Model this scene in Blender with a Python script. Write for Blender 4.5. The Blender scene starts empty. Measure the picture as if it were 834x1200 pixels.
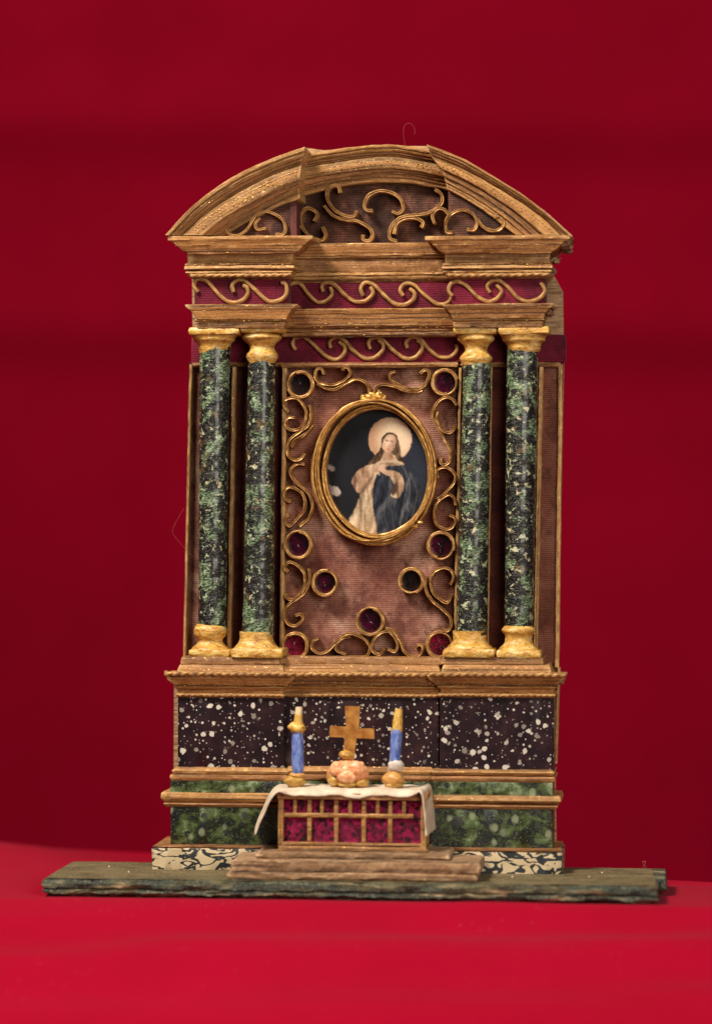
import bpy, math, random
import numpy as np
from mathutils import Vector, noise

random.seed(7)
SC = bpy.context.scene
COL = SC.collection
U = 0.00025                 # metres per photograph pixel on the altarpiece's back plane
D = 3500.0                  # camera distance in those pixels
TH = math.radians(6.0)      # the altarpiece is turned six degrees to the lens
S6, C6 = math.sin(TH), math.cos(TH)
GZ = 433.0                  # eye height above the table cloth, in pixels

def Wp(x, f, z):            # local pixel units (x right, f towards the viewer, z up from eye level) -> metres
    return Vector((x * U, -f * U, (z + GZ) * U))

# ------------------------------------------------------------------ camera, world, lights, exposure
cam_d = bpy.data.cameras.new('camera')
cam = bpy.data.objects.new('camera', cam_d); COL.objects.link(cam)
cam.location = Wp(D * S6, D * C6, 0)
cam.rotation_euler = (math.pi / 2, 0, TH)
cam_d.sensor_fit = 'VERTICAL'; cam_d.sensor_height = 36; cam_d.lens = D / 1200 * 36
cam_d.clip_start = 0.01; cam_d.clip_end = 50
cam_d.dof.use_dof = True
cam_d.dof.focus_distance = (D - 42) * U
cam_d.dof.aperture_fstop = 5.6
SC.camera = cam

world = bpy.data.worlds.new('World'); SC.world = world; world.use_nodes = True
bg = world.node_tree.nodes['Background']
bg.inputs['Color'].default_value = (1.0, 0.93, 0.86, 1); bg.inputs['Strength'].default_value = 0.05

def area(name, loc, target, size, power, color, size_y=None):
    l = bpy.data.lights.new(name, 'AREA'); l.energy = power; l.size = size; l.color = color
    if size_y: l.shape = 'RECTANGLE'; l.size_y = size_y
    o = bpy.data.objects.new(name, l); COL.objects.link(o); o.location = loc
    o.rotation_euler = (Vector(target) - Vector(loc)).to_track_quat('-Z', 'Y').to_euler()
    return o
area('softbox_key', (-0.26, -0.36, 0.60), (0, 0, 0.10), 0.17, 6.6, (1.0, 0.91, 0.80))
area('softbox_fill', (0.32, -0.60, 0.27), (0, 0, 0.12), 0.34, 2.5, (1.0, 0.92, 0.82))
vs = SC.view_settings
vs.view_transform = 'Standard'; vs.look = 'None'; vs.exposure = 0.14; vs.gamma = 1.0; vs.use_curve_mapping = False

# ------------------------------------------------------------------ pixel helpers
def XZ(px, py, f):
    cx = (px - 417.0) / D; cz = (600.0 - py) / D
    t = (D * C6 - f) / (C6 + cx * S6)
    return D * S6 + t * (-S6 + cx * C6), t * cz
def X(px, f, py=600): return XZ(px, py, f)[0]
def Z(py, f, px=417): return XZ(px, py, f)[1]

def catmull(pts, step=2.0, closed=False):
    P = [Vector(p) for p in pts]; n = len(P); out = []
    rng = range(n if closed else n - 1)
    for i in rng:
        if closed: a, b, c, d = P[i - 1], P[i], P[(i + 1) % n], P[(i + 2) % n]
        else: a, b, c, d = P[max(i - 1, 0)], P[i], P[i + 1], P[min(i + 2, n - 1)]
        m = max(2, int((c - b).length / step))
        for k in range(m):
            t = k / m
            out.append(0.5 * ((2 * b) + (c - a) * t + (2 * a - 5 * b + 4 * c - d) * t * t + (3 * b - 3 * c + d - a) * t ** 3))
    if not closed: out.append(P[-1].copy())
    return out
def resample(pts, n):
    L = [0.0]
    for a, b in zip(pts, pts[1:]): L.append(L[-1] + (b - a).length)
    out = []; j = 0
    for k in range(n):
        s = L[-1] * k / (n - 1)
        while j < len(L) - 2 and L[j + 1] < s: j += 1
        t = 0 if L[j + 1] == L[j] else (s - L[j]) / (L[j + 1] - L[j])
        out.append(pts[j].lerp(pts[j + 1], min(1, t)))
    return out
def nz(*a): return noise.noise(Vector(a))

# ------------------------------------------------------------------ mesh builder
class MB:
    def __init__(s): s.v = []; s.st = []; s.f = []; s.seed = random.random() * 100
    def add(s, p, st=None):
        s.v.append(tuple(p)); s.st.append(tuple(st) if st else (p[0], p[2], p[1])); return len(s.v) - 1
    def grid(s, rows, sts=None, wrap=False, caps=True, loop=False):
        idx = []
        for r, row in enumerate(rows):
            idx.append([s.add(p, sts[r][k] if sts else None) for k, p in enumerate(row)])
        m = len(rows[0]); R = len(rows)
        for r in range(R if loop else R - 1):
            a, b = idx[r], idx[(r + 1) % R]
            for k in range(m if wrap else m - 1):
                k2 = (k + 1) % m
                s.f.append((a[k], a[k2], b[k2], b[k]))
        if wrap and caps and not loop:
            s.f.append(tuple(reversed(idx[0]))); s.f.append(tuple(idx[-1]))
        return idx
    def moulding(s, x0, x1, fb, f0, prof, jit=0.6, ch=0.9, seg=None, kf=1.0):
        """stack of rectangular outlines that grow by e on the left, the front and the right: mitred returns"""
        p = list(prof)
        (ea, za), (eb, zb) = p[0], p[-1]; sg = 1 if zb > za else -1
        c = min(ch, abs(zb - za) * 0.3)
        pr = [(ea - c, za), (ea, za + sg * c)] + p[1:-1] + [(eb, zb - sg * c), (eb - c, zb)]
        n = seg or max(6, int((x1 - x0) / 4)); rows = []; sts = []
        for k, (e, z) in enumerate(pr):
            row = []; st = []
            xl, xr, ff = x0 - e, x1 + e, f0 + e * kf
            outl = [(xl, fb), (xl, (fb + ff) / 2), (xl, ff - c)]
            for i in range(n + 1): outl.append((xl + c + (xr - xl - 2 * c) * i / n, ff))
            outl += [(xr, ff - c), (xr, (fb + ff) / 2), (xr, fb)]
            for (x, f) in outl:
                q = k * 1.7 + s.seed
                jf = jit * (nz(x * .05, q, f * .05) + .5 * nz(x * .2, q, 3 + f * .2) + .35 * nz(x * .55, q, 8))
                jz = jit * (nz(x * .03, q + 50, f * .03) + .7 * nz(x * .22, q + 90, f * .2))
                edge = 1.0 if (f > fb + 1) else 0.0
                row.append((x + edge * .5 * jf, f + jf * edge, z + jz))
                st.append((x, z, f))
            rows.append(row); sts.append(st)
        if sg < 0: rows.reverse(); sts.reverse()
        s.grid(rows, sts, wrap=True); return s
    def sweep(s, path, sec, up=(0, 1, 0), loop=False, stx=0.0):
        """path of (x,z) points in the wall plane; sec(i, t) gives cross-section (offset in plane, f)"""
        rows = []; sts = []; L = stx; n = len(path)
        for i, p in enumerate(path):
            if loop: a, b = path[i - 1], path[(i + 1) % n]
            else: a, b = path[max(i - 1, 0)], path[min(i + 1, n - 1)]
            t = Vector((b[0] - a[0], b[1] - a[1])); t.normalize(); nrm = Vector((-t[1], t[0]))
            if i: L += math.hypot(p[0] - path[i - 1][0], p[1] - path[i - 1][1])
            row = []; st = []
            for o, f in sec(i, i / max(1, n - 1)):
                row.append((p[0] + nrm[0] * o, f, p[1] + nrm[1] * o)); st.append((L, o, f))
            rows.append(row); sts.append(st)
        s.grid(rows, sts, wrap=True, loop=loop); return s
    def lathe(s, cx, fc, prof, seg=28, lean=(0, 0), jit=0.35, square=0.0):
        rows = []; sts = []; z0 = prof[0][1]; z1 = prof[-1][1]
        for k, (r, z) in enumerate(prof):
            row = []; st = []
            t = (z - z0) / (z1 - z0) if z1 != z0 else 0
            for i in range(seg):
                a = 2 * math.pi * i / seg
                rr = r * (1 + square * (1 / max(abs(math.cos(a)), abs(math.sin(a))) - 1))
                rr += jit * (nz(math.cos(a) * 1.4, math.sin(a) * 1.4, z * .12 + s.seed) + .6 * nz(math.cos(a) * 4, math.sin(a) * 4, z * .4 + s.seed))
                row.append((cx + lean[0] * t + rr * math.cos(a), fc + lean[1] * t + rr * math.sin(a), z))
                st.append((a * 18, z, 0))
            rows.append(row); sts.append(st)
        s.grid(rows, sts, wrap=True); return s
    def blob(s, c, r, amp=.18, fr=1.6, nu=20, nv=12, lumps=0):
        rows = []
        for j in range(nv + 1):
            th = math.pi * (0.02 + .96 * j / nv); row = []
            for i in range(nu):
                ph = 2 * math.pi * i / nu
                d = Vector((math.sin(th) * math.cos(ph), math.sin(th) * math.sin(ph), -math.cos(th)))
                k = 1 + amp * nz(d[0] * fr + s.seed, d[1] * fr, d[2] * fr) + lumps * nz(d[0] * 4 + s.seed, d[1] * 4, d[2] * 4)
                row.append((c[0] + d[0] * r[0] * k, c[1] + d[1] * r[1] * k, c[2] + d[2] * r[2] * k))
            rows.append(row)
        s.grid(rows, wrap=True); return s
    def prism(s, pts, f0, f1, jit=0.0):
        a = [s.add((x + jit * nz(x * .1, z * .1, s.seed), f0, z + jit * nz(x * .1, z * .1, s.seed + 9))) for x, z in pts]
        b = [s.add((s.v[i][0], f1, s.v[i][2])) for i in a]; n = len(pts)
        for i in range(n):
            j = (i + 1) % n; s.f.append((a[i], a[j], b[j], b[i]))
        s.f.append(tuple(reversed(a))); s.f.append(tuple(b)); return s
    def build(s, name, mat, parent=None, smooth=38, label=None, cat=None, group=None, kind=None, base=False):
        W = [Wp(*p) for p in s.v]
        lo = Vector((min(p[i] for p in W) for i in range(3))); hi = Vector((max(p[i] for p in W) for i in range(3)))
        o0 = (lo + hi) / 2
        if base or parent is None: o0.z = lo.z
        me = bpy.data.meshes.new(name)
        me.from_pydata([tuple(p - o0) for p in W], [], s.f)
        at = me.attributes.new('st', 'FLOAT_VECTOR', 'POINT')
        at.data.foreach_set('vector', [c for t in s.st for c in t])
        if smooth:
            me.polygons.foreach_set('use_smooth', [True] * len(me.polygons))
            me.set_sharp_from_angle(angle=math.radians(smooth))
        import bmesh
        bm = bmesh.new(); bm.from_mesh(me); bmesh.ops.recalc_face_normals(bm, faces=bm.faces); bm.to_mesh(me); bm.free()
        me.materials.append(mat)
        ob = bpy.data.objects.new(name, me); COL.objects.link(ob)
        if parent:
            ob.parent = parent; ob.location = o0 - world_loc(parent)
        else: ob.location = o0
        for k, v in (('label', label), ('category', cat), ('group', group), ('kind', kind)):
            if v: ob[k] = v
        return ob
def world_loc(o):
    l = Vector(o.location)
    while o.parent: o = o.parent; l += Vector(o.location)
    return l
def thing(name, label, cat, loc, group=None):
    o = bpy.data.objects.new(name, None); COL.objects.link(o); o.location = loc
    o.empty_display_size = 0.01
    o['label'] = label; o['category'] = cat
    if group: o['group'] = group
    return o

# ------------------------------------------------------------------ materials (procedural; every mesh carries "st": along / across / depth in pixels)
class NT:
    def __init__(s, name):
        m = bpy.data.materials.new(name); m.use_nodes = True; s.m = m; s.t = m.node_tree; s.t.nodes.clear()
        s.out = s.n('ShaderNodeOutputMaterial'); s.b = s.n('ShaderNodeBsdfPrincipled'); s.l(s.b.outputs[0], s.out.inputs[0])
        at = s.n('ShaderNodeAttribute'); at.attribute_name = 'st'
        oi = s.n('ShaderNodeObjectInfo')
        mul = s.n('ShaderNodeVectorMath'); mul.operation = 'SCALE'; mul.inputs[0].default_value = (971, 713, 457); s.l(oi.outputs['Random'], mul.inputs['Scale'])
        ad = s.n('ShaderNodeVectorMath'); ad.operation = 'ADD'; s.l(at.outputs['Vector'], ad.inputs[0]); s.l(mul.outputs[0], ad.inputs[1])
        s.st = ad.outputs[0]; s.raw = at.outputs['Vector']; s.rand = oi.outputs['Random']
    def n(s, t): return s.t.nodes.new(t)
    def l(s, a, b): s.t.links.new(a, b)
    def scale(s, v, sc):
        m = s.n('ShaderNodeVectorMath'); m.operation = 'MULTIPLY'; m.inputs[1].default_value = sc; s.l(v, m.inputs[0]); return m.outputs[0]
    def noise(s, sc=(1, 1, 1), scale=1.0, detail=4, rough=.55, dist=0.0, v=None):
        x = s.n('ShaderNodeTexNoise'); x.inputs['Scale'].default_value = scale; x.inputs['Detail'].default_value = detail
        x.inputs['Roughness'].default_value = rough; x.inputs['Distortion'].default_value = dist
        s.l(s.scale(v or s.st, sc), x.inputs['Vector']); return x.outputs['Fac']
    def vor(s, sc=(1, 1, 1), scale=1.0, v=None, rand=1.0):
        x = s.n('ShaderNodeTexVoronoi'); x.inputs['Scale'].default_value = scale; x.inputs['Randomness'].default_value = rand
        s.l(s.scale(v or s.st, sc), x.inputs['Vector']); return x.outputs['Distance'], x.outputs['Color']
    def ramp(s, f, stops, interp='LINEAR'):
        r = s.n('ShaderNodeValToRGB'); r.color_ramp.interpolation = interp; e = r.color_ramp.elements
        while len(e) < len(stops): e.new(.5)
        for el, (p, c) in zip(e, stops):
            el.position = p; el.color = (c, c, c, 1) if isinstance(c, (int, float)) else (*c, 1)
        s.l(f, r.inputs[0]); return r.outputs[0]
    def math(s, op, a, b=None, c=None):
        m = s.n('ShaderNodeMath'); m.operation = op
        for i, q in enumerate((a, b, c)):
            if q is None: continue
            if isinstance(q, (int, float)): m.inputs[i].default_value = q
            else: s.l(q, m.inputs[i])
        return m.outputs[0]
    def mix(s, f, a, b, mode='MIX'):
        m = s.n('ShaderNodeMix'); m.data_type = 'RGBA'; m.blend_type = mode
        for q, i in ((f, 0), (a, 6), (b, 7)):
            if isinstance(q, (int, float)): m.inputs[i].default_value = q
            elif isinstance(q, tuple): m.inputs[i].default_value = (*q, 1)
            else: s.l(q, m.inputs[i])
        return m.outputs[2]
    def sep(s, v, i):
        x = s.n('ShaderNodeSeparateXYZ'); s.l(v, x.inputs[0]); return x.outputs[i]
    def bump(s, h, strength=.5, dist=0.0002, prev=None):
        b = s.n('ShaderNodeBump'); b.inputs['Strength'].default_value = strength; b.inputs['Distance'].default_value = dist
        s.l(h, b.inputs['Height'])
        if prev: s.l(prev, b.inputs['Normal'])
        return b.outputs[0]
    def set(s, **k):
        for key, v in k.items():
            i = s.b.inputs[{'color': 'Base Color', 'rough': 'Roughness', 'metal': 'Metallic', 'normal': 'Normal', 'spec': 'Specular IOR Level',
                            'coat': 'Coat Weight', 'coatr': 'Coat Roughness', 'sheen': 'Sheen Weight', 'sheenr': 'Sheen Roughness'}[key]]
            if isinstance(v, (int, float)): i.default_value = v
            elif isinstance(v, tuple): i.default_value = (*v, 1)
            else: s.l(v, i)
        return s.m

def m_straw(name, dark, mid, light, glint=1.0, rough=.5):
    t = NT(name)
    g = t.noise((.02, .55, .35), 1, 5, .6)
    lay = t.ramp(t.noise((.003, .34, .30), 1, 3, .6), [(.39, 1), (.46, 0)])
    blotch = t.noise((.03, .05, .05), 1, 3)
    fine = t.noise((.35, 1.0, .8), 1, 4, .7)
    h = t.math('ADD', t.math('MULTIPLY', g, .45), t.math('MULTIPLY', fine, .55))
    c = t.ramp(h, [(.33, dark), (.5, mid), (.68, light)])
    c = t.mix(t.math('MULTIPLY', lay, .8), c, tuple(x * .35 for x in dark))
    hh = t.math('SUBTRACT', h, t.math('MULTIPLY', lay, .6))
    c = t.mix(t.ramp(blotch, [(.35, 0), (.68, .85)]), c, t.mix(.5, c, dark))
    tint = t.math('MULTIPLY_ADD', t.rand, .5, .72)
    hue = t.mix(1.0, c, t.ramp(tint, [(.7, (.72, .66, .6)), (1.0, (1, .98, .95)), ]), 'MULTIPLY')
    gl = t.ramp(t.noise((.22, .5, .4), 1, 2, .5), [(.63, 0), (.69, 1)])
    gl = t.math('MULTIPLY', gl, glint)
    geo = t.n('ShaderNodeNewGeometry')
    edge_highlight = t.math('MULTIPLY', t.ramp(geo.outputs['Pointiness'], [(.52, 0), (.60, 1)]), t.ramp(t.noise((.09, .3, .3), 1, 3), [(.35, .15), (.65, .8)]))
    hue = t.mix(edge_highlight, hue, tuple(min(.8, x * 1.35 + .03) for x in light))  # brighter edges: highlights painted into the colour, with some worn gilding
    c = t.mix(t.math('MULTIPLY', gl, .55), hue, (.80, .48, .15))
    return t.set(color=c, metal=t.math('MULTIPLY', gl, .75), rough=t.math('MULTIPLY_ADD', gl, -.2, rough),
                 normal=t.bump(hh, .7, .0003), spec=.35)
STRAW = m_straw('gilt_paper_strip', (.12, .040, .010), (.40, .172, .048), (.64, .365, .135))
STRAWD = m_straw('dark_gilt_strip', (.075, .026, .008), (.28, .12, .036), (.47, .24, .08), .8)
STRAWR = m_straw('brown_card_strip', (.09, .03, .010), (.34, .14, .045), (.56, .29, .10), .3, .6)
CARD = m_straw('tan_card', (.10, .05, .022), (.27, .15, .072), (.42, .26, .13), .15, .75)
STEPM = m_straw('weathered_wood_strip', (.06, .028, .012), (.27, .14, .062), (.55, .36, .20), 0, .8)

def m_gilt(name, base, hi, metal=.55, rough=.38):
    t = NT(name)
    a = t.noise((.12, .5, .3), 1, 4, .65); b = t.noise((.05, .05, .05), 1, 2)
    c = t.ramp(a, [(.3, tuple(x * .25 for x in base)), (.5, base), (.66, hi)])
    c = t.mix(t.ramp(b, [(.4, 0), (.7, .5)]), c, tuple(x * .6 for x in base))
    return t.set(color=c, metal=t.ramp(a, [(.35, metal * .4), (.65, metal)]), rough=t.ramp(b, [(.3, rough), (.7, rough + .2)]),
                 normal=t.bump(a, .5, .0002), spec=.4)
GILT = m_gilt('gilt_ribbon', (.33, .15, .042), (.86, .54, .20), .6, .32)
CORD = m_gilt('gilt_cord', (.37, .18, .055), (.64, .37, .13), .3, .45)
GOLD = m_gilt('bright_gold', (.80, .46, .10), (.95, .70, .28), .85, .28)
GLEAM = m_gilt('frame_gold', (.44, .21, .05), (.88, .56, .19), .65, .3)

def m_ochre():
    t = NT('ochre_painted_wax')
    a = t.noise((.09, .25, .2), 1, 4, .6); b = t.noise((.3, .5, .4), 1, 3)
    c = t.ramp(a, [(.3, (.24, .09, .016)), (.42, (.52, .26, .045)), (.55, (.66, .39, .085)), (.68, (.80, .60, .28))])
    c = t.mix(t.ramp(b, [(.56, 0), (.68, .75)]), c, (.22, .095, .025))
    e = t.noise((.2, .2, .2), 1, 4, .7, v=t.scale(t.st, (1, -1, 1)))
    c = t.mix(t.ramp(e, [(.60, 0), (.68, .8)]), c, (.72, .60, .42))
    return t.set(color=c, rough=t.ramp(e, [(.4, .28), (.7, .6)]), normal=t.bump(t.math('ADD', b, e), .5, .0003), spec=.5)
OCHRE = m_ochre()

def m_greenmarble(name):
    t = NT(name)
    a = t.noise((.05, .05, .05), 1, 7, .68, .5)
    b = t.noise((.030, .022, .05), 1, 4, .6)
    w = t.noise((.22, .6, .3), 1, 4, .75)
    base = t.ramp(w, [(.40, (.004, .004, .005)), (.55, (.013, .013, .012)), (.63, (.06, .056, .042)), (.72, (.30, .27, .18))])
    grn = t.ramp(w, [(.38, (.009, .015, .008)), (.48, (.055, .090, .042)), (.57, (.19, .27, .15)), (.67, (.50, .53, .34))])
    k = t.ramp(t.math('ADD', t.math('MULTIPLY', a, .75), t.math('MULTIPLY', b, .25)), [(.522, 0), (.545, 1)])
    c = t.mix(k, base, grn)
    oc = t.ramp(t.noise((.04, .05, .04), 1, 4, .7, .3, v=t.scale(t.st, (1, 1, -1.3))), [(.60, 0), (.66, .7)])
    c = t.mix(oc, c, t.ramp(w, [(.38, (.03, .018, .006)), (.62, (.20, .13, .045))]))
    fl = t.noise((.10, .12, .10), 1, 5, .68, .4, v=t.scale(t.st, (-1, 1, 1)))
    c = t.mix(t.ramp(fl, [(.58, 0), (.615, .95)]), c, t.ramp(b, [(.4, (.58, .52, .31)), (.6, (.36, .48, .31))]))
    vf = t.noise((.5, .16, .5), 1, 4, .7)
    c = t.mix(t.ramp(vf, [(.60, 0), (.70, .55)]), c, (.42, .40, .34))  # whitish vertical flecks: specular streaks painted into the colour
    h = t.math('ADD', t.noise((.06, .42, .05), 1, 4, .65), t.math('MULTIPLY', t.noise((.3, .35, .25), 1, 3), .7))
    return t.set(color=c, rough=t.ramp(w, [(.3, .22), (.7, .4)]), normal=t.bump(t.math('ADD', h, t.math('MULTIPLY', t.noise((.7, .7, .7), 1, 2), .3)), .55, .0005), coat=.55, coatr=.17, spec=.3)
GREENCOL = m_greenmarble('green_marbled_shaft')

def m_greenpanel(name, lite, add):
    t = NT(name)
    a = t.math('ADD', t.noise((.05, .06, .05), 1, 6, .65, .3), add); b = t.noise((.035, .04, .04), 1, 4, .6)
    c = t.ramp(a, [(.38, (.006, .007, .008)), (.48, (.012, .017, .007)), (.53, (.045, .062, .014)), (.60, (.075, .115, .040)), (.70, (.27, .31, .17))])
    d, col = t.vor((.075, .085, .08), 1)
    blk = t.math('MULTIPLY', t.ramp(d, [(.30, 1), (.42, 0)]), t.ramp(t.sep(col, 1), [(.60, 0), (.66, 1)]))
    c = t.mix(t.math('MULTIPLY', blk, .9), c, (.008, .009, .012))
    d2, col2 = t.vor((.08, .065, .08), 1)
    sp = t.math('MULTIPLY', t.ramp(d2, [(.22, 1), (.40, 0)]), t.ramp(t.sep(col2, 0), [(.70, 0), (.76, 1)]))
    c = t.mix(t.math('MULTIPLY', sp, .55), c, (.36, .40, .24))
    d3, col3 = t.vor((.42, .42, .42), 1)
    s3 = t.math('MULTIPLY', t.ramp(d3, [(.16, 1), (.24, 0)]), t.ramp(t.sep(col3, 0), [(.82, 0), (.85, 1)]))
    c = t.mix(t.math('MULTIPLY', s3, .6), c, (.5, .5, .4))
    gli = t.noise((.5, .5, .5), 1, 3, .8)
    c = t.mix(t.ramp(gli, [(.58, 0), (.70, .6)]), c, lite)
    return t.set(color=c, rough=.25, normal=t.bump(t.math('ADD', b, t.math('MULTIPLY', gli, .6)), .5, .0005), coat=.5, coatr=.12)
GREENP = m_greenpanel('green_painted_panel', (.24, .32, .13), -0.01)
GREENF = m_greenpanel('pale_green_fillet', (.26, .36, .25), 0.055)

def m_porphyry():
    t = NT('speckled_porphyry_paint')
    base = t.ramp(t.noise((.05, .05, .05), 1, 5), [(.3, (.010, .006, .008)), (.6, (.028, .012, .015)), (.8, (.055, .022, .022))])
    warp = t.noise((.16, .16, .16), 1, 3)
    c = base; tot = None
    for sc, r0, r1, thr in ((.06, .25, .28, .40), (.09, .26, .30, .36), (.15, .26, .31, .40), (.27, .22, .29, .50)):
        d, col = t.vor((sc, sc, sc), 1)
        d = t.math('MULTIPLY_ADD', warp, .5, t.math('SUBTRACT', d, .25))
        size = t.math('MULTIPLY_ADD', t.sep(col, 2), -.14, .0)
        k = t.math('MULTIPLY', t.ramp(t.math('SUBTRACT', d, size), [(r0, 1), (r1, 0)]), t.ramp(t.sep(col, 0), [(thr, 0), (thr + .03, 1)]))
        k = t.math('MULTIPLY', k, t.ramp(t.sep(col, 1), [(.2, .35), (.7, 1)]))
        c = t.mix(t.math('MULTIPLY', k, .92), c, (.62, .56, .46))
        tot = k if tot is None else t.math('MAXIMUM', tot, k)
    return t.set(color=c, rough=t.math('MULTIPLY_ADD', tot, .3, .24), normal=t.bump(t.noise((.12, .12, .12), 1, 3), .18, .0004), coat=.3, coatr=.12)
PORPH = m_porphyry()

def m_marbled():
    t = NT('black_and_cream_marbled_paper')
    a = t.noise((.04, .075, .05), 1, 2.5, .5, 1.2)
    lines = t.math('ABSOLUTE', t.math('SUBTRACT', t.math('FRACT', t.math('MULTIPLY', a, 4.0)), .5))
    k = t.ramp(lines, [(.24, 0), (.29, 1)])
    c = t.mix(k, (.56, .44, .27), (.018, .022, .024))
    c = t.mix(t.ramp(t.noise((.03, .03, .03), 1, 3), [(.5, 0), (.75, .5)]), c, t.mix(k, (.48, .28, .10), (.02, .035, .04)))
    return t.set(color=c, rough=.5, normal=t.bump(a, .1, .0002))
MARBLED = m_marbled()

def m_fabric(name, c0, c1, c2, k=1.0, sheen=.2):
    t = NT(name)
    wx = t.n('ShaderNodeTexWave'); wx.wave_type = 'BANDS'; wx.bands_direction = 'X'; wx.inputs['Scale'].default_value = .11 * k; wx.inputs['Distortion'].default_value = 2.5; wx.inputs['Detail'].default_value = 1
    t.l(t.scale(t.raw, (1, 1, 0)), wx.inputs['Vector'])
    wy = t.n('ShaderNodeTexWave'); wy.wave_type = 'BANDS'; wy.bands_direction = 'Y'; wy.inputs['Scale'].default_value = .13 * k; wy.inputs['Distortion'].default_value = 2.2; wy.inputs['Detail'].default_value = 1
    t.l(t.scale(t.raw, (1, 1, 0)), wy.inputs['Vector'])
    w = t.math('ADD', t.math('MULTIPLY', wx.outputs['Fac'], .07), t.math('MULTIPLY', wy.outputs['Fac'], .38))
    w = t.math('ADD', w, t.math('MULTIPLY', t.noise((.22, .4, .1), 1, 5, .78), .75))
    big = t.noise((.022, .022, .022), 1, 5, .6)
    c = t.ramp(big, [(.32, c0), (.5, c1), (.68, c2)])
    c = t.mix(t.ramp(w, [(.38, .7), (.82, 0)]), c, tuple(x * .3 for x in c0))
    st = t.ramp(t.noise((.032, .026, .03), 1, 5, .7), [(.48, 0), (.62, .85)])
    c = t.mix(st, c, tuple(x * .5 for x in c0))
    return t.set(color=c, rough=.75, normal=t.bump(w, .6, .00025), sheen=sheen, spec=.2)
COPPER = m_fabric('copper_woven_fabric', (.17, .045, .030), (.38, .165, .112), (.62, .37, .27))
SHADEFAB = m_fabric('shaded_russet_fabric', (.07, .012, .009), (.13, .027, .016), (.19, .05, .03))  # lining between columns, darkened in its colour for the columns' shade
BURG = m_fabric('burgundy_ribbon', (.11, .005, .018), (.20, .008, .030), (.27, .013, .04), .9, .05)
TYMP = m_fabric('tympanum_fabric', (.035, .011, .007), (.10, .038, .022), (.30, .12, .08), .9)

def m_red(name):
    t = NT(name)
    n = t.noise((.006, .006, .006), 1, 4); f = t.noise((.45, .45, .45), 1, 4, .75)
    c = t.ramp(n, [(.3, (.30, .0002, .015)), (.7, (.34, .0003, .019))])
    c = t.mix(t.ramp(f, [(.3, .22), (.6, 0)]), c, (.16, .0001, .006))
    d, col = t.vor((.22, .22, .22), 1)
    lint = t.math('MULTIPLY', t.ramp(d, [(.10, 1), (.17, 0)]), t.ramp(t.sep(col, 0), [(.90, 0), (.92, 1)]))
    lint = t.math('MULTIPLY', lint, t.ramp(t.noise((.006, .006, .006), 1, 3), [(.45, 0), (.65, .6)]))
    c = t.mix(lint, c, (.50, .16, .16))
    return t.set(color=c, rough=.85, normal=t.bump(f, .35, .0004), sheen=.03, sheenr=.5, spec=.06)
RED = m_red('red_cotton_cloth')

def m_board():
    t = NT('painted_board')
    a = t.noise((.02, .12, .05), 1, 5, .65, .4); b = t.noise((.35, .35, .5), 1, 4, .7); p = t.noise((.012, .05, .03), 1, 4, .6)
    c = t.ramp(a, [(.32, (.022, .020, .011)), (.45, (.045, .045, .022)), (.55, (.11, .10, .045)), (.66, (.44, .32, .18))])
    c = t.mix(t.ramp(p, [(.46, 0), (.52, .9)]), c, t.ramp(a, [(.35, (.006, .012, .012)), (.56, (.028, .048, .036)), (.68, (.22, .20, .11))]))
    c = t.mix(t.ramp(b, [(.52, 0), (.66, .7)]), c, (.25, .20, .115))
    return t.set(color=c, rough=.8, normal=t.bump(b, .6, .0004))
BOARD = m_board()
def m_boardtop():
    t = NT('dusty_board_top')
    a = t.noise((.03, .05, .06), 1, 5, .65); b = t.noise((.3, .3, .25), 1, 5, .8)
    c = t.ramp(a, [(.3, (.055, .042, .014)), (.5, (.125, .092, .034)), (.7, (.20, .15, .065))])
    c = t.mix(t.ramp(b, [(.50, 0), (.64, .8)]), c, (.30, .24, .14))
    return t.set(color=c, rough=.85, normal=t.bump(b, .6, .0005))
BTOP = m_boardtop()

def m_simple(name, c0, c1, sc=.15, rough=.4, metal=0.0, bump=.3, **k):
    t = NT(name); a = t.noise((sc, sc, sc), 1, 4, .6)
    return t.set(color=t.ramp(a, [(.35, c0), (.65, c1)]), rough=rough, metal=metal, normal=t.bump(a, bump, .0003), **k)
LINEN = m_simple('cream_linen', (.56, .44, .31), (.76, .64, .49), .08, .85, 0, .5)
BLUE = m_simple('blue_wax', (.05, .10, .38), (.24, .32, .62), .10, .35, 0, .6)
YELLOW = m_simple('yellow_wax', (.50, .24, .03), (.80, .54, .14), .16, .35, 0, .6)
WHITEW = m_simple('white_wax', (.55, .47, .40), (.74, .66, .56), .2, .45)
IVORY = m_simple('ivory_wax', (.72, .50, .28), (.84, .68, .44), .15, .4)
ORANGE = m_simple('orange_wax', (.50, .20, .05), (.66, .36, .10), .2, .35)
AMBER = m_simple('amber_wax', (.40, .20, .04), (.60, .36, .08), .2, .35)
CORAL = m_simple('coral_and_cream_wax', (.70, .20, .07), (.82, .50, .26), .16, .4)
BRONZE = m_simple('bronze_foil', (.42, .15, .028), (.74, .36, .09), .09, .36, .45)
GEM = m_simple('dark_red_glass', (.008, .002, .005), (.10, .001, .03), .14, .12, 0, .5, coat=.6)
GEMR = m_simple('red_foil', (.05, .001, .008), (.36, .004, .055), .18, .2, .2, .7)
GEMD = m_simple('black_glass', (.006, .005, .006), (.035, .016, .016), .1, .15, 0, .4)
def m_glitter():
    t = NT('magenta_glitter_foil')
    d, col = t.vor((.22, .22, .22), 1)
    c = t.mix(t.ramp(t.sep(col, 0), [(.1, 0), (.9, 1)]), (.025, .001, .008), (.36, .004, .075))
    n = t.noise((.2, .2, .2), 1, 4, .8)
    return t.set(color=c, rough=.22, metal=.45, normal=t.bump(t.math('ADD', t.sep(col, 1), n), 1.0, .0010))
GLIT = m_glitter()
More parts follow.
